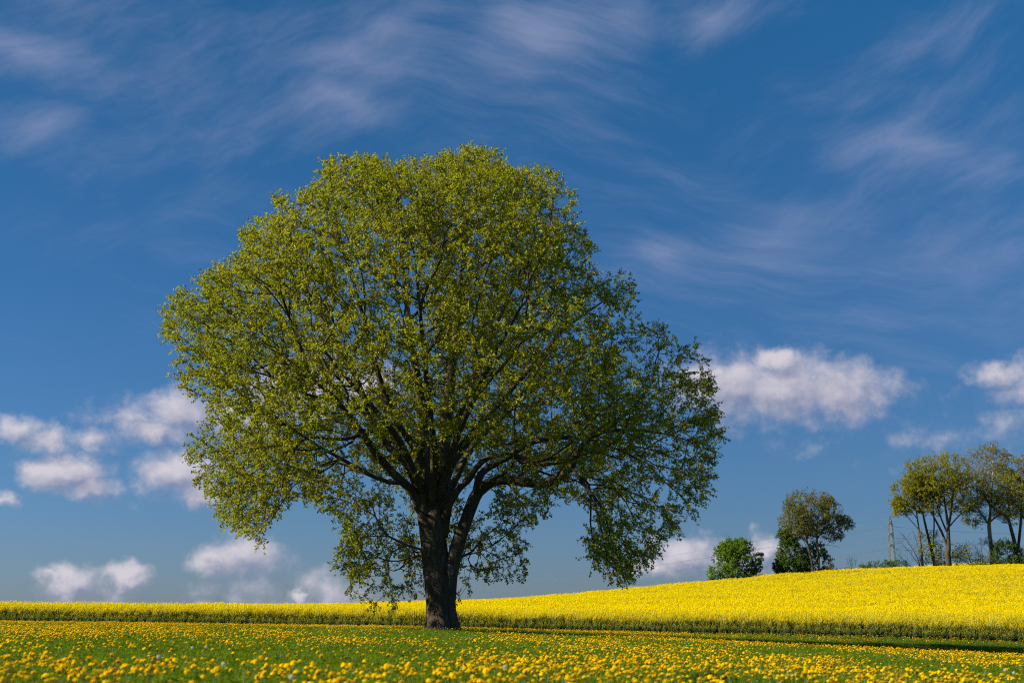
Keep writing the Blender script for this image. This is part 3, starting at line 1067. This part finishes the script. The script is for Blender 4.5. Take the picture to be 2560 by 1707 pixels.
hill_tree('hedge_bush', 'low brownish green bush beside the thicket, slender shoots standing up', 'bush', 2072, 226,
          [[(0, 0, -.2, .06), (.3, 0, 1.5, .04), (.5, 0, 4.4, .015)], [(0, 0, 0, .05), (1.8, 0, 1.2, .03), (2.2, 0, 2.2, .015)]],
          [(.2, 0, 1.2, 1.5, 1.2, 1.3, 1), (.45, 0, 2.4, .45, .45, 2.0, .4), (2.2, 0, .9, 1.5, 1, 1.1, .7)], 230, M['olive'], M['grey_bark'], rh, 3, (.2, .5), 6, (.12, .2))
hill_tree('green_bush', 'small low green bush at the rape field edge near the bare sapling', 'bush', 2112, 226,
          [[(0, 0, -.2, .05), (.1, 0, .8, .03), (.1, 0, 1.5, .015)]], [(0, 0, .7, 1.9, 1, 1.0, 1)], 130, M['ivy'], M['grey_bark'], rh, 3, (.2, .4), 6, (.12, .2))
hill_tree('bare_sapling', 'small leafless sapling with upswept pale twigs, alone on the skyline', 'sapling', 2131, 228,
          [[(0, 0, -.3, .07), (0, 0, 1.2, .06), (0, 0, 2.4, .045), (.1, 0, 4.1, .015)], [(0, 0, .9, .03), (-.5, 0, 2, .025), (-.9, 0, 3.6, .01)], [(0, 0, .9, .03), (.6, 0, 2.2, .025), (.9, 0, 3.6, .01)],
           [(0, 0, 1.4, .03), (-.3, 0, 2.6, .02), (-.4, 0, 4.1, .01)]],
          [(0, 0, 2.9, .9, .5, .9, 1)], 26, M['olive'], M['grey_bark'], rh, 2, (.3, .6), 2, bare=True, up=.9)
hill_tree('dark_bush', 'low dark bush on the skyline left of the pylon foot', 'bush', 2194, 262,
          [[(0, 0, 0, .06), (.2, 0, 1.2, .04), (.2, 0, 2.4, .02)]], [(-1.2, 0, 1.6, 2.4, 1.2, 1.1, 1), (1.6, 0, 1.8, 2.6, 1.2, 1.2, 1)], 220, M['ivy'], M['grey_bark'], rh, 3, (.3, .6), 5, (.14, .22))
hill_tree('dark_bush', 'low thin dark bush on the skyline right of the pylon foot', 'bush', 2248, 262,
          [[(0, 0, 0, .06), (.2, 0, 1.2, .04), (.2, 0, 2.4, .02)]], [(0, 0, 1.9, 2.0, 1.2, 1.1, 1)], 90, M['ivy'], M['grey_bark'], rh, 3, (.3, .6), 4, (.14, .22))
# the group at the right
GY_ = 229
hill_tree('bare_shrub', 'grey leafless shrub with long curved branches sweeping left below the lime green trees', 'shrub', 2306, GY_ + 1,
          [[(0, 0, -.2, .12), (-.6, 0, 3, .08), (-2.4, 0, 6.4, .04), (-3.8, 0, 8, .02)], [(0, 0, .6, .08), (-2.2, 0, 2.0, .05), (-4.2, 0, 4.0, .02)], [(0, 0, 1.2, .06), (-1.8, 0, 4.0, .04), (-3.6, 0, 6.2, .02)],
           [(0, 0, 1.6, .06), (-.4, 0, 5, .04), (-1.2, 0, 8, .02)]],
          [(-2.2, 0, 4.8, 2.4, 1.2, 3.2, 1)], 110, M['olive'], M['grey_bark'], rh, 3, (.4, 1.0), 2, bare=True)
hill_tree('slender_tree', 'slender lime green tree at the left end of the group, thin straight stem', 'tree', 2308, GY_,
          [[(0, 0, -.3, .22), (0, 0, 3, .18), (-.2, 0, 7, .14), (-.6, 0, 11, .1), (-1.4, 0, 15, .05)], [(-.2, 0, 7.4, .08), (-2.0, 0, 9.4, .05), (-3.4, 0, 11.2, .02)], [(-.3, 0, 9, .07), (-2.8, 0, 12.4, .04), (-3.6, 0, 14.5, .02)]],
          [(-2.0, 0, 12.2, 3.0, 2.6, 3.4, 1), (-2.8, 0, 11.0, 1.8, 1.8, 1.8, .42), (-.6, 0, 14.8, 2.4, 2.2, 2.4, .5), (0, 0, 4.6, .7, .7, 3.8, .16)], 720, M['lime'], M['grey_bark'], rh, 3, (.3, .8), 6, (.14, .23), group=HG, zs=1.08)
hill_tree('slender_tree', 'slender lime green tree with leaning, leaf-clad stem between thinner and thicker trunks', 'tree', 2339, GY_ + .5,
          [[(0, 0, -.3, .32), (-.1, 0, 2.2, .27), (-.8, 0, 6, .22), (-1.5, 0, 10, .16), (-1.9, 0, 14, .1), (-1.8, 0, 18, .04)], [(-.3, 0, 4, .14), (.3, 0, 8, .12), (.4, 0, 12, .08), (.7, 0, 16, .03)]],
          [(-1.4, 0, 15.6, 3.4, 2.8, 3.6, 1), (-.2, 0, 12.4, 2.6, 2.2, 3, .6), (0, 0, 4.2, 1.3, 1.1, 3.4, .34), (1.1, 0, 2.8, 1.4, 1, 1.8, .14)], 720, M['lime'], M['grey_bark'], rh, 3, (.3, .8), 6, (.14, .23), group=HG, zs=1.08)
hill_tree('shade_tree', 'big lime green tree with thick dark trunk forking into a domed crown', 'tree', 2374, GY_ - .5,
          [[(.0, 0, -.3, .58), (0, 0, 1.5, .5), (-.1, 0, 3.6, .5), (.1, 0, 4.3, .42), (.25, 0, 6.4, .3), (.3, 0, 8, .24), (.0, 0, 12, .14), (-.2, 0, 16, .07), (-.4, 0, 19, .03)],
           [(0, 0, 4.4, .24), (-.9, 0, 7, .2), (-2.2, 0, 9.6, .15), (-3.4, 0, 12, .09), (-4, 0, 15, .04)],
           [(.2, 0, 7, .2), (1.0, 0, 10, .15), (1.6, 0, 13, .1), (2.4, 0, 17, .04)], [(.3, 0, 7.6, .13), (2.2, 0, 9.4, .1), (4.2, 0, 10.8, .06), (5.6, 0, 12.5, .03)],
           [(0, 0, 7, .16), (-.6, 1.4, 10, .12), (-1, 3, 14, .05)], [(0, 0, 7, .16), (.4, -1.4, 10, .12), (.6, -3, 14, .05)]],
          [(0, 0, 15.6, 5.4, 4.8, 4.2, 1), (-2.4, 0, 13, 4.0, 3.6, 3.6, .5), (2.6, 0, 13.4, 3.9, 3.4, 3.9, .5), (.6, 0, 10.6, 3.8, 3.4, 1.5, .18), (1.9, 0, 4.6, 1.6, 1, 2.2, .07)], 1500, M['lime'], M['grey_bark'], rh, 3, (.3, .85), 6, (.14, .23), group=HG, zs=1.08, frac=.92)
hill_tree('shade_tree', 'tall open-crowned olive tree on a pale bare trunk behind grey scrub', 'tree', 2482, GY_ + 5,
          [[(.2, 0, -.3, .4), (.1, 0, 4, .36), (0, 0, 8, .34), (.3, 0, 9.6, .26), (.8, 0, 13, .16), (1.4, 0, 17, .1), (1.6, 0, 21.5, .03)], [(0, 0, 8.2, .2), (-1.6, 0, 10.6, .14), (-3.2, 0, 13, .08), (-4, 0, 16, .03)],
           [(.1, 0, 8.6, .16), (2.6, 0, 10.6, .12), (4.4, 0, 13.6, .06)], [(.4, 0, 11, .12), (-.6, 0, 14.5, .08), (-1.2, 0, 18.5, .03)]],
          [(.6, 0, 18, 4.4, 4, 3.8, 1), (-2.6, 0, 13.8, 3.6, 3.2, 3.4, .7), (3.0, 0, 14.4, 3.6, 3.2, 3.2, .6), (-2.4, 0, 9.6, 2.2, 2, 1.9, .28), (.2, 0, 11.6, 3, 2.6, 2, .3)], 1250, M['olive'], M['pale_bark'], rh, 3, (.35, .9), 6, (.14, .23), group=HG, zs=1.08, frac=.8)
hill_tree('shade_tree', 'dark forked tree with a patch of bright green leaves low in its crown', 'tree', 2546, GY_ + 1,
          [[(0, 0, -.3, .4), (-.1, 0, 4, .36), (-.6, 0, 7, .3), (-1.2, 0, 9, .24), (-3.2, 0, 10.4, .16), (-5, 0, 12.6, .09), (-6, 0, 15, .03)], [(.2, 0, 3.6, .26), (.9, 0, 7, .24), (1.4, 0, 10, .18), (1.8, 0, 14, .1), (2, 0, 18, .03)],
           [(-.9, 0, 8, .14), (-.8, 0, 12, .1), (-1.4, 0, 16, .04)]],
          [(-.8, 0, 10.0, 2.8, 2.6, 2.2, .6), (1.6, 0, 14.6, 4.2, 3.8, 4.4, 1), (-3, 0, 13.8, 3, 2.6, 3, .5)], 950, M['lime'], M['grey_bark'], rh, 3, (.35, .9), 6, (.14, .23), group=HG, zs=1.08, frac=.85)
hill_tree('shade_tree', 'reddish brown budding tree at the far end of the hill top group', 'tree', 2600, GY_ + 7,
          [[(0, 0, -.3, .45), (0, 0, 5, .36), (-.3, 0, 10, .24), (-.6, 0, 15, .12), (-.8, 0, 19, .04)], [(0, 0, 6, .2), (-2.4, 0, 10, .13), (-3.6, 0, 14, .05)], [(0, 0, 6, .2), (2.4, 0, 10, .13), (3.6, 0, 14, .05)]],
          [(0, 0, 14, 4.8, 4.2, 5.6, 1)], 900, M['rust'], M['grey_bark'], rh, 3, (.35, .9), 6, (.14, .23), group=HG, zs=1.08, frac=.9)
hill_tree('scrub', 'grey twiggy half-bare scrub below the pale-trunked tree', 'shrub', 2452, GY_ + 1,
          [[(-1, 0, -.2, .08), (-1.8, 0, 3, .05), (-2.6, 0, 5.6, .02)], [(.4, 0, -.2, .08), (.5, 0, 3, .05), (.4, 0, 6.6, .02)], [(1.4, 0, -.2, .08), (2, 0, 3, .05), (2.4, 0, 6, .02)]],
          [(-2, 0, 2.8, 2.4, 1.6, 2.7, 1), (1.4, 0, 3.2, 2.4, 1.6, 3.2, 1)], 420, M['olive'], M['grey_bark'], rh, 3, (.4, .9), 4, (.12, .2), frac=.55)
hill_tree('green_bush', 'small bright green bush at the foot of the grey scrub', 'bush', 2446, GY_ - 1,
          [[(0, 0, -.2, .05), (.1, 0, .8, .03), (.1, 0, 1.5, .015)]], [(0, 0, .9, 2.2, 1, 1.1, 1)], 150, M['maple'], M['grey_bark'], rh, 3, (.2, .45), 6, (.12, .2))
hill_tree('dark_bush', 'tall dark green bush filling the space under the forked tree', 'bush', 2530, GY_ - .5,
          [[(0, 0, -.2, .1), (-.3, 0, 2, .06), (-.6, 0, 5.6, .02)], [(0, 0, -.2, .1), (2, 0, 2, .06), (3, 0, 4.4, .02)]],
          [(-1, 0, 3.0, 2.4, 1.8, 3.0, 1), (2.4, 0, 2.2, 2.8, 1.8, 2.3, 1)], 560, M['ivy'], M['grey_bark'], rh, 4, (.3, .7), 6, (.14, .24), frac=.9)

# ------------------------------------------------------------------ power line on the far side of the hill
PY_ = 900.0
ptop = at(2224.5, 1289.5, PY_)
pz = float(ground(ptop[0], PY_))
ph = ptop[2] - pz
pyl = thing('power_pylon', 'grey steel lattice power pylon with three short crossarms beyond the hill', 'pylon', (ptop[0], PY_, pz))
LD = unit(np.array([-1.0, .62, 0]))            # the line runs to the left and away
CD = np.array([-LD[1], LD[0], 0])              # crossarm direction


def pw(h):
    return np.interp(h, [0, ph * .45, ph * .86, ph], [2.3, 1.6, 1.15, .1])


def corner(h, a, b):
    w = pw(h)
    return tuple(LD * w * a + CD * w * b + np.array([0, 0, h]))


for a, b in ((1, 1), (1, -1), (-1, -1), (-1, 1)):
    G_ = Geo()
    hs = [-.5, ph * .45, ph * .86, ph]
    for h0, h1 in zip(hs[:-1], hs[1:]):
        G_.bar(corner(h0, a, b), corner(h1, a, b), .26)
    obj('leg', G_.mesh('pylon_leg', [M['steel']]), pyl)
hs = [0]
while hs[-1] < ph * .9:
    hs.append(hs[-1] + max(2.2, pw(hs[-1]) * 2.1))
cs = [(1, 1), (1, -1), (-1, -1), (-1, 1)]
for h0, h1 in zip(hs[:-1], hs[1:]):
    G_ = Geo()
    for k in range(4):
        A, B = cs[k], cs[(k + 1) % 4]
        G_.bar(corner(h0, *A), corner(h1, *B), .13)
        G_.bar(corner(h0, *B), corner(h1, *A), .13)
        G_.bar(corner(h1, *A), corner(h1, *B), .13)
    obj('brace', G_.mesh('pylon_brace', [M['steel']]), pyl)
ARMS = [(ph * .885, 3.4), (ph * .71, 4.0), (ph * .535, 4.2)]
att = []
for h, ln in ARMS:
    G_ = Geo()
    for s_ in (1, -1):
        tip_ = CD * ln * s_ + np.array([0, 0, h])
        for a in (1, -1):
            w = pw(h)
            G_.bar(LD * w * a + CD * w * s_ + np.array([0, 0, h]), tip_, .36)
            G_.bar(LD * w * a + CD * w * s_ + np.array([0, 0, h + 1.5]), tip_, .28)
        G_.bar(LD * pw(h) + CD * pw(h) * s_ + np.array([0, 0, h]), -LD * pw(h) + CD * pw(h) * s_ + np.array([0, 0, h]), .2)
        att.append((h - 2.0, tip_))
    obj('crossarm', G_.mesh('pylon_crossarm', [M['steel']]), pyl)
    for s_ in (1, -1):
        G_ = Geo()
        tip_ = CD * ln * s_ + np.array([0, 0, h])
        G_.tube([tip_, tip_ - np.array([0, 0, .7]), tip_ - np.array([0, 0, 1.4]), tip_ - np.array([0, 0, 2.1])], [.1, .22, .22, .1], 6)
        obj('insulator', G_.mesh('pylon_insulator', [M['insulator']]), pyl)


def wire(a, spanL, dropL, sagL, label, group=None):
    """one conductor: from the pylon to the next supports left (far off) and right"""
    a = np.array(a) + np.array([ptop[0], PY_, pz])
    pts_ = []
    for t in np.linspace(1, 0, 34):
        q = a + LD * spanL * t + np.array([0, 0, -dropL * t - sagL * 4 * t * (1 - t)])
        pts_.append(q)
    for t in np.linspace(0, 1, 12)[1:]:
        q = a - LD * 260 * t + np.array([0, 0, -6 * t - 7 * 4 * t * (1 - t)])
        pts_.append(q)
    G_ = Geo()
    G_.tube(pts_, [.06] * len(pts_), 4)
    o_ = obj('power_line_wire', G_.mesh('power_line_wire', [M['wire']]))
    return tag(o_, label, 'power line', group)


wire((0, 0, ph), 740, 68, 11, 'topmost thin wire of the power line, strung from the pylon peak')
lev = ['upper', 'middle', 'lower']
for i, (h, tip_) in enumerate(att):
    k = i // 2
    wire((tip_[0], tip_[1], h), 740, 62 - 7 * k, 11, 'thin conductor wire hanging from the %s crossarm of the pylon' % lev[k], '%s crossarm wires' % lev[k])

# ------------------------------------------------------------------ meadow: dandelions
def petal_head(r, n1, n2, rad, dome):
    """many strap petals in rings round a raised middle"""
    G_ = Geo()
    for ring, (n, ro, ri, z0, z1) in enumerate(((n1, rad, .25 * rad, dome * .35, dome * .55), (n2, rad * .74, .15 * rad, dome * .7, dome * .95), (max(5, n2 // 2), rad * .42, 0.0, dome, dome * 1.15))):
        for k in range(n):
            a = 2 * math.pi * (k + .37 * ring) / n + r.normal(0, .04)
            w = math.pi / n * 1.25
            rr = ro * r.uniform(.9, 1.05)
            zt = z0 + r.normal(0, .002)
            p0 = (ri * math.cos(a), ri * math.sin(a), z1)
            p1 = (rr * .8 * math.cos(a - w), rr * .8 * math.sin(a - w), zt + .002)
            p2 = (rr * math.cos(a), rr * math.sin(a), zt)
            p3 = (rr * .8 * math.cos(a + w), rr * .8 * math.sin(a + w), zt + .002)
            G_.quad(p0, p1, p2, p3, float(np.clip(.35 + .25 * ring + r.normal(0, .15), 0, 1)))
    # green calyx below
    for k in range(8):
        a0, a1 = 2 * math.pi * k / 8, 2 * math.pi * (k + 1) / 8
        c0, c1 = (.5 * rad * math.cos(a0), .5 * rad * math.sin(a0), dome * .3), (.5 * rad * math.cos(a1), .5 * rad * math.sin(a1), dome * .3)
        G_.tri((0, 0, -dome * .8), c1, c0, .4, 1)
    return G_


rd = np.random.default_rng(5)
near_heads = [petal_head(rd, 18, 13, .0265 * s_, .017).mesh('dandelion_head', [M['dandelion'], M['stalk']]) for s_ in (1.0, .92, 1.06)]


def stalk_geo(h, r_, bend):
    G_ = Geo()
    G_.tube([(0, 0, -.02), (bend * .2, bend * .1, h * .5), (bend, bend * .4, h)], [r_, r_ * .9, r_ * .8], 5, .5)
    return G_


heights = (.11, .15, .19)
near_stalks = [stalk_geo(h, .0026, .012).mesh('dandelion_stalk', [M['stalk']]) for h in heights]
far_fl = []
for s_ in range(4):
    G_ = petal_head(rd, 9, 6, .0255, .017)
    h = (.125, .15, .18, .16)[s_]
    G_.v = [(x, y, z + h) for x, y, z in G_.v]
    i0 = len(G_.f)
    G_.tube([(0, 0, 0), (.003, 0, h * .5), (0, 0, h)], [.003, .0026, .0024], 3, .5, 1)
    far_fl.append(G_.mesh('dandelion_far', [M['dandelion'], M['stalk']]))


def view_points(n, y0, y1, r, margin=1.22, extra=1.5):
    """random ground points in the part of the meadow the camera can see, with a margin beside it"""
    y = np.sqrt(r.uniform(y0 * y0, y1 * y1, n))
    x = r.uniform(-1, 1, n) * (y * .392 * margin + extra)
    return x, y


def patchy(x, y):
    a = vnoise(x / 2.6, y / 5.5, 21) * .5 + vnoise(x / .8, y / 1.5, 22) * .3 + vnoise(x / 9, y / 17, 23) * .35
    return smooth(.48, .68, a)


def meadow_ok(x, y):
    return y < field_edge(x) - .6


D_ = []
for y0, y1, per in ((9.6, 24, 48), (24, 45, 36), (45, 92, 19)):
    area = .392 * 1.22 * (y1 * y1 - y0 * y0)
    x, y = view_points(int(area * per), y0, y1, rd)
    k = (rd.uniform(0, 1, len(x)) < .06 + .94 * patchy(x, y)) & meadow_ok(x, y)
    k &= np.hypot(x - BASE[0], y - BASE[1]) > 1.1
    k &= np.hypot(x - 1.72, y - 11.4) > .16
    D_.append(np.stack([x[k], y[k]], -1))
# the strip beside the crop is full of them
x = rd.uniform(-42, 42, 9000)
y = field_edge(x) - rd.uniform(.6, 10, 9000)
k = (rd.uniform(0, 1, 9000) < .35 + .65 * patchy(x + 40, y)) & (np.hypot(x - BASE[0], y - BASE[1]) > 1.1)
D_.append(np.stack([x[k], y[k]], -1))
D_ = np.vstack(D_)
D_ = D_[np.argsort(D_[:, 1])]
dz = ground(D_[:, 0], D_[:, 1])
P3 = np.stack([D_[:, 0], D_[:, 1], dz], -1)
px, py = project(P3 + np.array([0, 0, .15]))
vis = (px > 2) & (px < 2558) & (py < 1712)
first = np.where(vis)[0][:300]
rest = np.setdiff1d(np.arange(len(P3)), first)
rest = rest[(P3[rest, 1] > P3[first[0], 1] - 1.5)]
DG = 'dandelions at the front of the meadow'
for i in first:
    k = int(rd.integers(3))
    sc = rd.uniform(.78, 1.25)
    root = thing('dandelion', 'open yellow dandelion flower on a green stalk at the front of the meadow', 'dandelion', P3[i], DG)
    root.rotation_euler = (rd.normal(0, .05), rd.normal(0, .05), rd.uniform(0, 6.28))
    root.scale = (sc, sc, sc * rd.uniform(.75, 1.15))
    s_ = obj('stalk', near_stalks[k], root)
    h_ = obj('flower_head', near_heads[int(rd.integers(3))], root, (.012, .0048, heights[k]))
    # heads lean to the light
    h_.rotation_euler = (rd.normal(0, .38), rd.normal(0, .38) - .1, rd.uniform(0, 6.28))
n = len(rest)
rot = rots(n, .28, rd)
scatter('dandelion_carpet', 'thousands of yellow dandelions carpeting the green meadow', P3[rest], rot, rd.uniform(.72, 1.28, n), far_fl)

# seed clocks
def clock_mesh(r):
    G_ = Geo()
    n = 130
    ga = math.pi * (3 - math.sqrt(5))
    for k in range(n):
        z = 1 - 2 * (k + .5) / n
        q = math.sqrt(1 - z * z)
        d = Vector((q * math.cos(ga * k), q * math.sin(ga * k), z))
        u = d.cross(Vector((.2, .3, 1))).normalized()
        v = d.cross(u)
        a, b = d * .003, d * .015
        G_.quad(a - u * .0004, a + u * .0004, b + u * .0004, b - u * .0004, .3)
        for j in range(5):
            an = 2 * math.pi * j / 5
            e = d * .018 + (u * math.cos(an) + v * math.sin(an)) * .0045
            f = d * .018 + (u * math.cos(an + .5) + v * math.sin(an + .5)) * .0045
            G_.tri(b, e, f, .9)
    return G_.mesh('dandelion_clock_head', [M['fluff']])


def on_ground(px, py, h):
    """where the sight line through a picture point passes h above the meadow"""
    d = ray(px, py)
    t = np.linspace(8, 80, 3000)
    q = d[None] * t[:, None] + np.array([0, 0, HC])
    k = np.where(q[:, 2] < ground(q[:, 0], q[:, 1]) + h)[0]
    i = k[0] if len(k) else -1
    return np.array([q[i, 0], q[i, 1], float(ground(q[i, 0], q[i, 1]))])


cm = clock_mesh(rd)
cstalk = stalk_geo(.2, .0026, .01).mesh('clock_stalk', [M['stalk']])
for (px_, py_) in ((513, 1619), (478, 1621), (555, 1664), (724, 1697), (393, 1645), (1921, 1653), (2511, 1677), (2533, 1684), (1259, 1671)):
    p = on_ground(px_, py_, .2)
    root = thing('dandelion_clock', 'white fluffy dandelion seed head among the yellow flowers', 'seed head', p, 'dandelion seed heads')
    obj('stalk', cstalk, root)
    obj('seed_ball', cm, root, (.01, .004, .215)).rotation_euler = (rd.uniform(0, 3), rd.uniform(0, 3), 0)
# sorrel spikes
def sorrel_parts(r):
    G_ = Geo()
    G_.tube([(0, 0, 0), (.01, 0, .15), (.03, 0, .32)], [.0035, .003, .002], 4)
    S_ = Geo()
    for k in range(70):
        t = r.uniform(0, 1)
        c = Vector((.015 + .035 * t, 0, .17 + .17 * t)) + Vector(r.normal(0, .010 * (1.15 - t), 3))
        d = Vector(r.normal(0, 1, 3)).normalized() * .006
        e = Vector(r.normal(0, 1, 3)).normalized() * .006
        S_.quad(c - d, c - e, c + d, c + e, float(r.uniform(0, 1)))
    return G_.mesh('sorrel_stalk', [M['stalk']]), S_.mesh('sorrel_spike', [M['sorrel']])


sa, sb = sorrel_parts(rd)
for (px_, py_) in ((199, 1650), (279, 1655), (375, 1652), (10, 1676), (360, 1688)):
    p = on_ground(px_, py_, .26)
    root = thing('sorrel_plant', 'reddish brown sorrel spike rising from the grass among dandelions', 'plant', p, 'sorrel spikes in the meadow')
    root.rotation_euler = (0, 0, rd.uniform(-.6, .6))
    obj('stalk', sa, root)
    obj('seed_spike', sb, root)


# ------------------------------------------------------------------ meadow: grass
def tuft(r, n, spread, h0, h1, w, broad=0):
    G_ = Geo()
    for k in range(n):
        a = r.uniform(0, 6.28)
        b = Vector((r.normal(0, spread), r.normal(0, spread), -.01))
        h = r.uniform(h0, h1)
        lean = r.uniform(.1, .75) * h
        d = Vector((math.cos(a), math.sin(a), 0))
        s_ = Vector((-math.sin(a), math.cos(a), 0)) * w * r.uniform(.7, 1.3)
        p1 = b + d * lean * .3 + Vector((0, 0, h * .6))
        p2 = b + d * lean + Vector((0, 0, h * r.uniform(.82, 1.0)))
        t = float(np.clip(r.beta(2, 2), 0, .9)) if r.uniform() > .06 else 1.0
        G_.quad(b - s_, b + s_, p1 + s_ * .8, p1 - s_ * .8, t)
        G_.tri(p1 - s_ * .8, p1 + s_ * .8, p2, t)
    for k in range(broad):
        a = r.uniform(0, 6.28)
        d = Vector((math.cos(a), math.sin(a), 0))
        s_ = Vector((-math.sin(a), math.cos(a), 0)) * .016
        l = r.uniform(.07, .14)
        up = r.uniform(.03, .10)
        p1 = d * l * .5 + Vector((0, 0, up))
        p2 = d * l + Vector((0, 0, up * .8))
        G_.quad(Vector((0, 0, 0)), p1 + s_, p2, p1 - s_, float(r.uniform(.2, .8)))
    return G_


rg = np.random.default_rng(9)
tufts = [tuft(rg, 26, .055, .06, .15, .0028, 3).mesh('grass_tuft_%d' % k, [M['grass']]) for k in range(5)]
gp, gs = [], []
for y0, y1, per, sc in ((8.2, 20, 120, 1.0), (20, 40, 64, 1.0), (40, 93, 34, .95)):
    area = .392 * 1.22 * (y1 * y1 - y0 * y0)
    x, y = view_points(int(area * per), y0, y1, rg)
    k = y < field_edge(x) + 1.5
    x, y = x[k], y[k]
    gp.append(np.stack([x, y, ground(x, y)], -1))
    gs.append(sc * rg.uniform(.7, 1.15, len(x)) * (.75 + .45 * vnoise(x / 3, y / 3, 77)))
gp, gs = np.vstack(gp), np.concatenate(gs)
scatter('meadow_grass', 'lush green meadow grass between the dandelions', gp, rots(len(gp), .1, rg), gs, tufts)
# grass on the hill top strip under the trees
x = rg.uniform(50, 125, 9000)
y = rg.uniform(221, 244, 9000)
hs_ = [tuft(rg, 16, .16, .25, .6, .014).mesh('rough_grass_%d' % k, [M['grass']]) for k in range(2)]
scatter('verge_grass', 'rough green grass strip under the hill top trees', np.stack([x, y, ground(x, y)], -1), rots(9000, .1, rg), rg.uniform(.7, 1.2, 9000), hs_)

# a dark taller tuft at the very front
p = on_ground(1765, 1697, .10)
root = thing('grass_tuft', 'dark tall coarse grass tuft at the front of the dandelion meadow', 'grass', p)
obj('blades', tuft(rg, 300, .11, .12, .27, .0045).mesh('tuft_blades', [M['tall_grass']]), root)


# ------------------------------------------------------------------ rape field
def rape_plant(r, H, nb, nf, fs, leaves, low):
    G_ = Geo()
    G_.tube([(0, 0, 0), (r.normal(0, .02), r.normal(0, .02), H * .5), (r.normal(0, .04), r.normal(0, .04), H * .88)], [.009, .007, .004], 3, .6, 1)
    for b in range(nb):
        a = 2 * math.pi * (b + r.uniform(0, .6)) / nb
        hb = H * r.uniform(.42, .62)
        ht = H * (r.uniform(.80, 1.02) if b else 1.0) - (r.uniform(0, .3) * H if r.uniform() < low else 0)
        rb = r.uniform(.08, .2) if b else .02
        base = Vector((0, 0, hb))
        top = Vector((rb * math.cos(a), rb * math.sin(a), ht))
        G_.tube([base, base.lerp(top, .5) + Vector((rb * .25 * math.cos(a), rb * .25 * math.sin(a), 0)), top], [.005, .004, .003], 3, .8, 1)
        L = r.uniform(.13, .22) * H / 1.3
        for k in range(nf):
            t = r.uniform(0, 1)
            an = r.uniform(0, 6.28)
            rr = (.018 + .032 * (1 - t)) * r.uniform(.7, 1.25)
            c = top + Vector((rr * math.cos(an), rr * math.sin(an), (t - .75) * L))
            d = Vector((math.cos(an) * .6, math.sin(an) * .6, .75)).normalized()
            u = d.cross(Vector((r.normal(), r.normal(), r.normal()))).normalized() * fs * r.uniform(.8, 1.2)
            v = d.cross(u)
            G_.quad(c + u, c + v, c - u, c - v, float(np.clip(r.normal(.55, .25), 0, 1)))
    for k in range(leaves):
        a = r.uniform(0, 6.28)
        z = r.uniform(.08, .68) * H
        l = r.uniform(.12, .26) * (1.15 - z / H)
        d = Vector((math.cos(a), math.sin(a), 0))
        s_ = Vector((-math.sin(a), math.cos(a), 0)) * l * .24
        b = Vector((0, 0, z)) + d * .02
        p1 = b + d * l * .5 + Vector((0, 0, l * .35))
        p2 = b + d * l + Vector((0, 0, l * r.uniform(-.15, .35)))
        t = float(r.uniform(0, 1))
        G_.quad(b, p1 + s_, p2, p1 - s_, t, 1)
    return G_


rr_ = np.random.default_rng(31)
rm = [M['rape_flower'], M['rape_green']]
near_r = [rape_plant(rr_, 1.3, 6, 17, .013, 26, .25).mesh('rape_near_%d' % k, rm) for k in range(6)]
far_r = [rape_plant(rr_, 1.3, 7, 11, .023, 5, .05).mesh('rape_far_%d' % k, rm) for k in range(5)]


def field_pts(n, y0, y1, x0f, x1f):
    y = rr_.uniform(y0, y1, n)
    x = rr_.uniform(0, 1, n) * (x1f(y) - x0f(y)) + x0f(y)
    return x, y


# the first metres of the crop
x = rr_.uniform(-48, 46, 26000)
t = rr_.uniform(0, 1, 26000) ** 1.4 * 13
y = field_edge(x) + t
s_ = rr_.uniform(.80, 1.13, len(x)) * (1 - .22 * np.exp(-t / .5)) * (.93 + .14 * vnoise(x / 2.2, y / 2.2, 61))
edge_n = len(x)
scatter('rapeseed_edge', 'front edge of the flowering rape crop, green stems below yellow tops', np.stack([x, y, ground(x, y)], -1), rots(len(x), .07, rr_), s_, near_r)
leafy = [rape_plant(rr_, .95, 3, 7, .013, 44, .5).mesh('rape_leafy_%d' % k, rm) for k in range(4)]
x = rr_.uniform(-48, 46, 9000)
t = rr_.uniform(-.5, 1.0, 9000)
y = field_edge(x) + t
scatter('rapeseed_margin', 'short leafy green rape plants along the crop margin', np.stack([x, y, ground(x, y)], -1), rots(len(x), .12, rr_), rr_.uniform(.5, 1.05, len(x)) * (.8 + .2 * t), leafy)
# the field beyond
x, y = field_pts(230000, 88, 300, lambda y: np.maximum(-48, -.42 * y - 4), lambda y: .42 * y + 8)
k = (y > field_edge(x) + 10) & ((y < 221 + .015 * (x - 60)) | ((y > 243) & (x > 60)))
k &= ~((x < -20) & (y > 150)) & ~((y > 224) & (x < 60))
k &= rr_.uniform(0, 1, len(x)) < np.interp(y, [90, 130, 230], [1.0, .8, .6])
# thinner lines where the sower overlapped or the wheels ran
nz = vnoise(x / 1.6, y / 7.0, 51) * .6 + vnoise(x / 11, y / 3.0, 52) * .4
k &= rr_.uniform(0, 1, len(x)) < smooth(.08, .27, nz)
x, y = x[k], y[k]
s_ = rr_.uniform(.86, 1.1, len(x)) * (.86 + .26 * vnoise(x / 3.2, y / 6.0, 53))
scatter('rapeseed_field', 'brilliant yellow flowering rape field rising over the hill', np.stack([x, y, ground(x, y)], -1), rots(len(x), .06, rr_), s_, far_r)
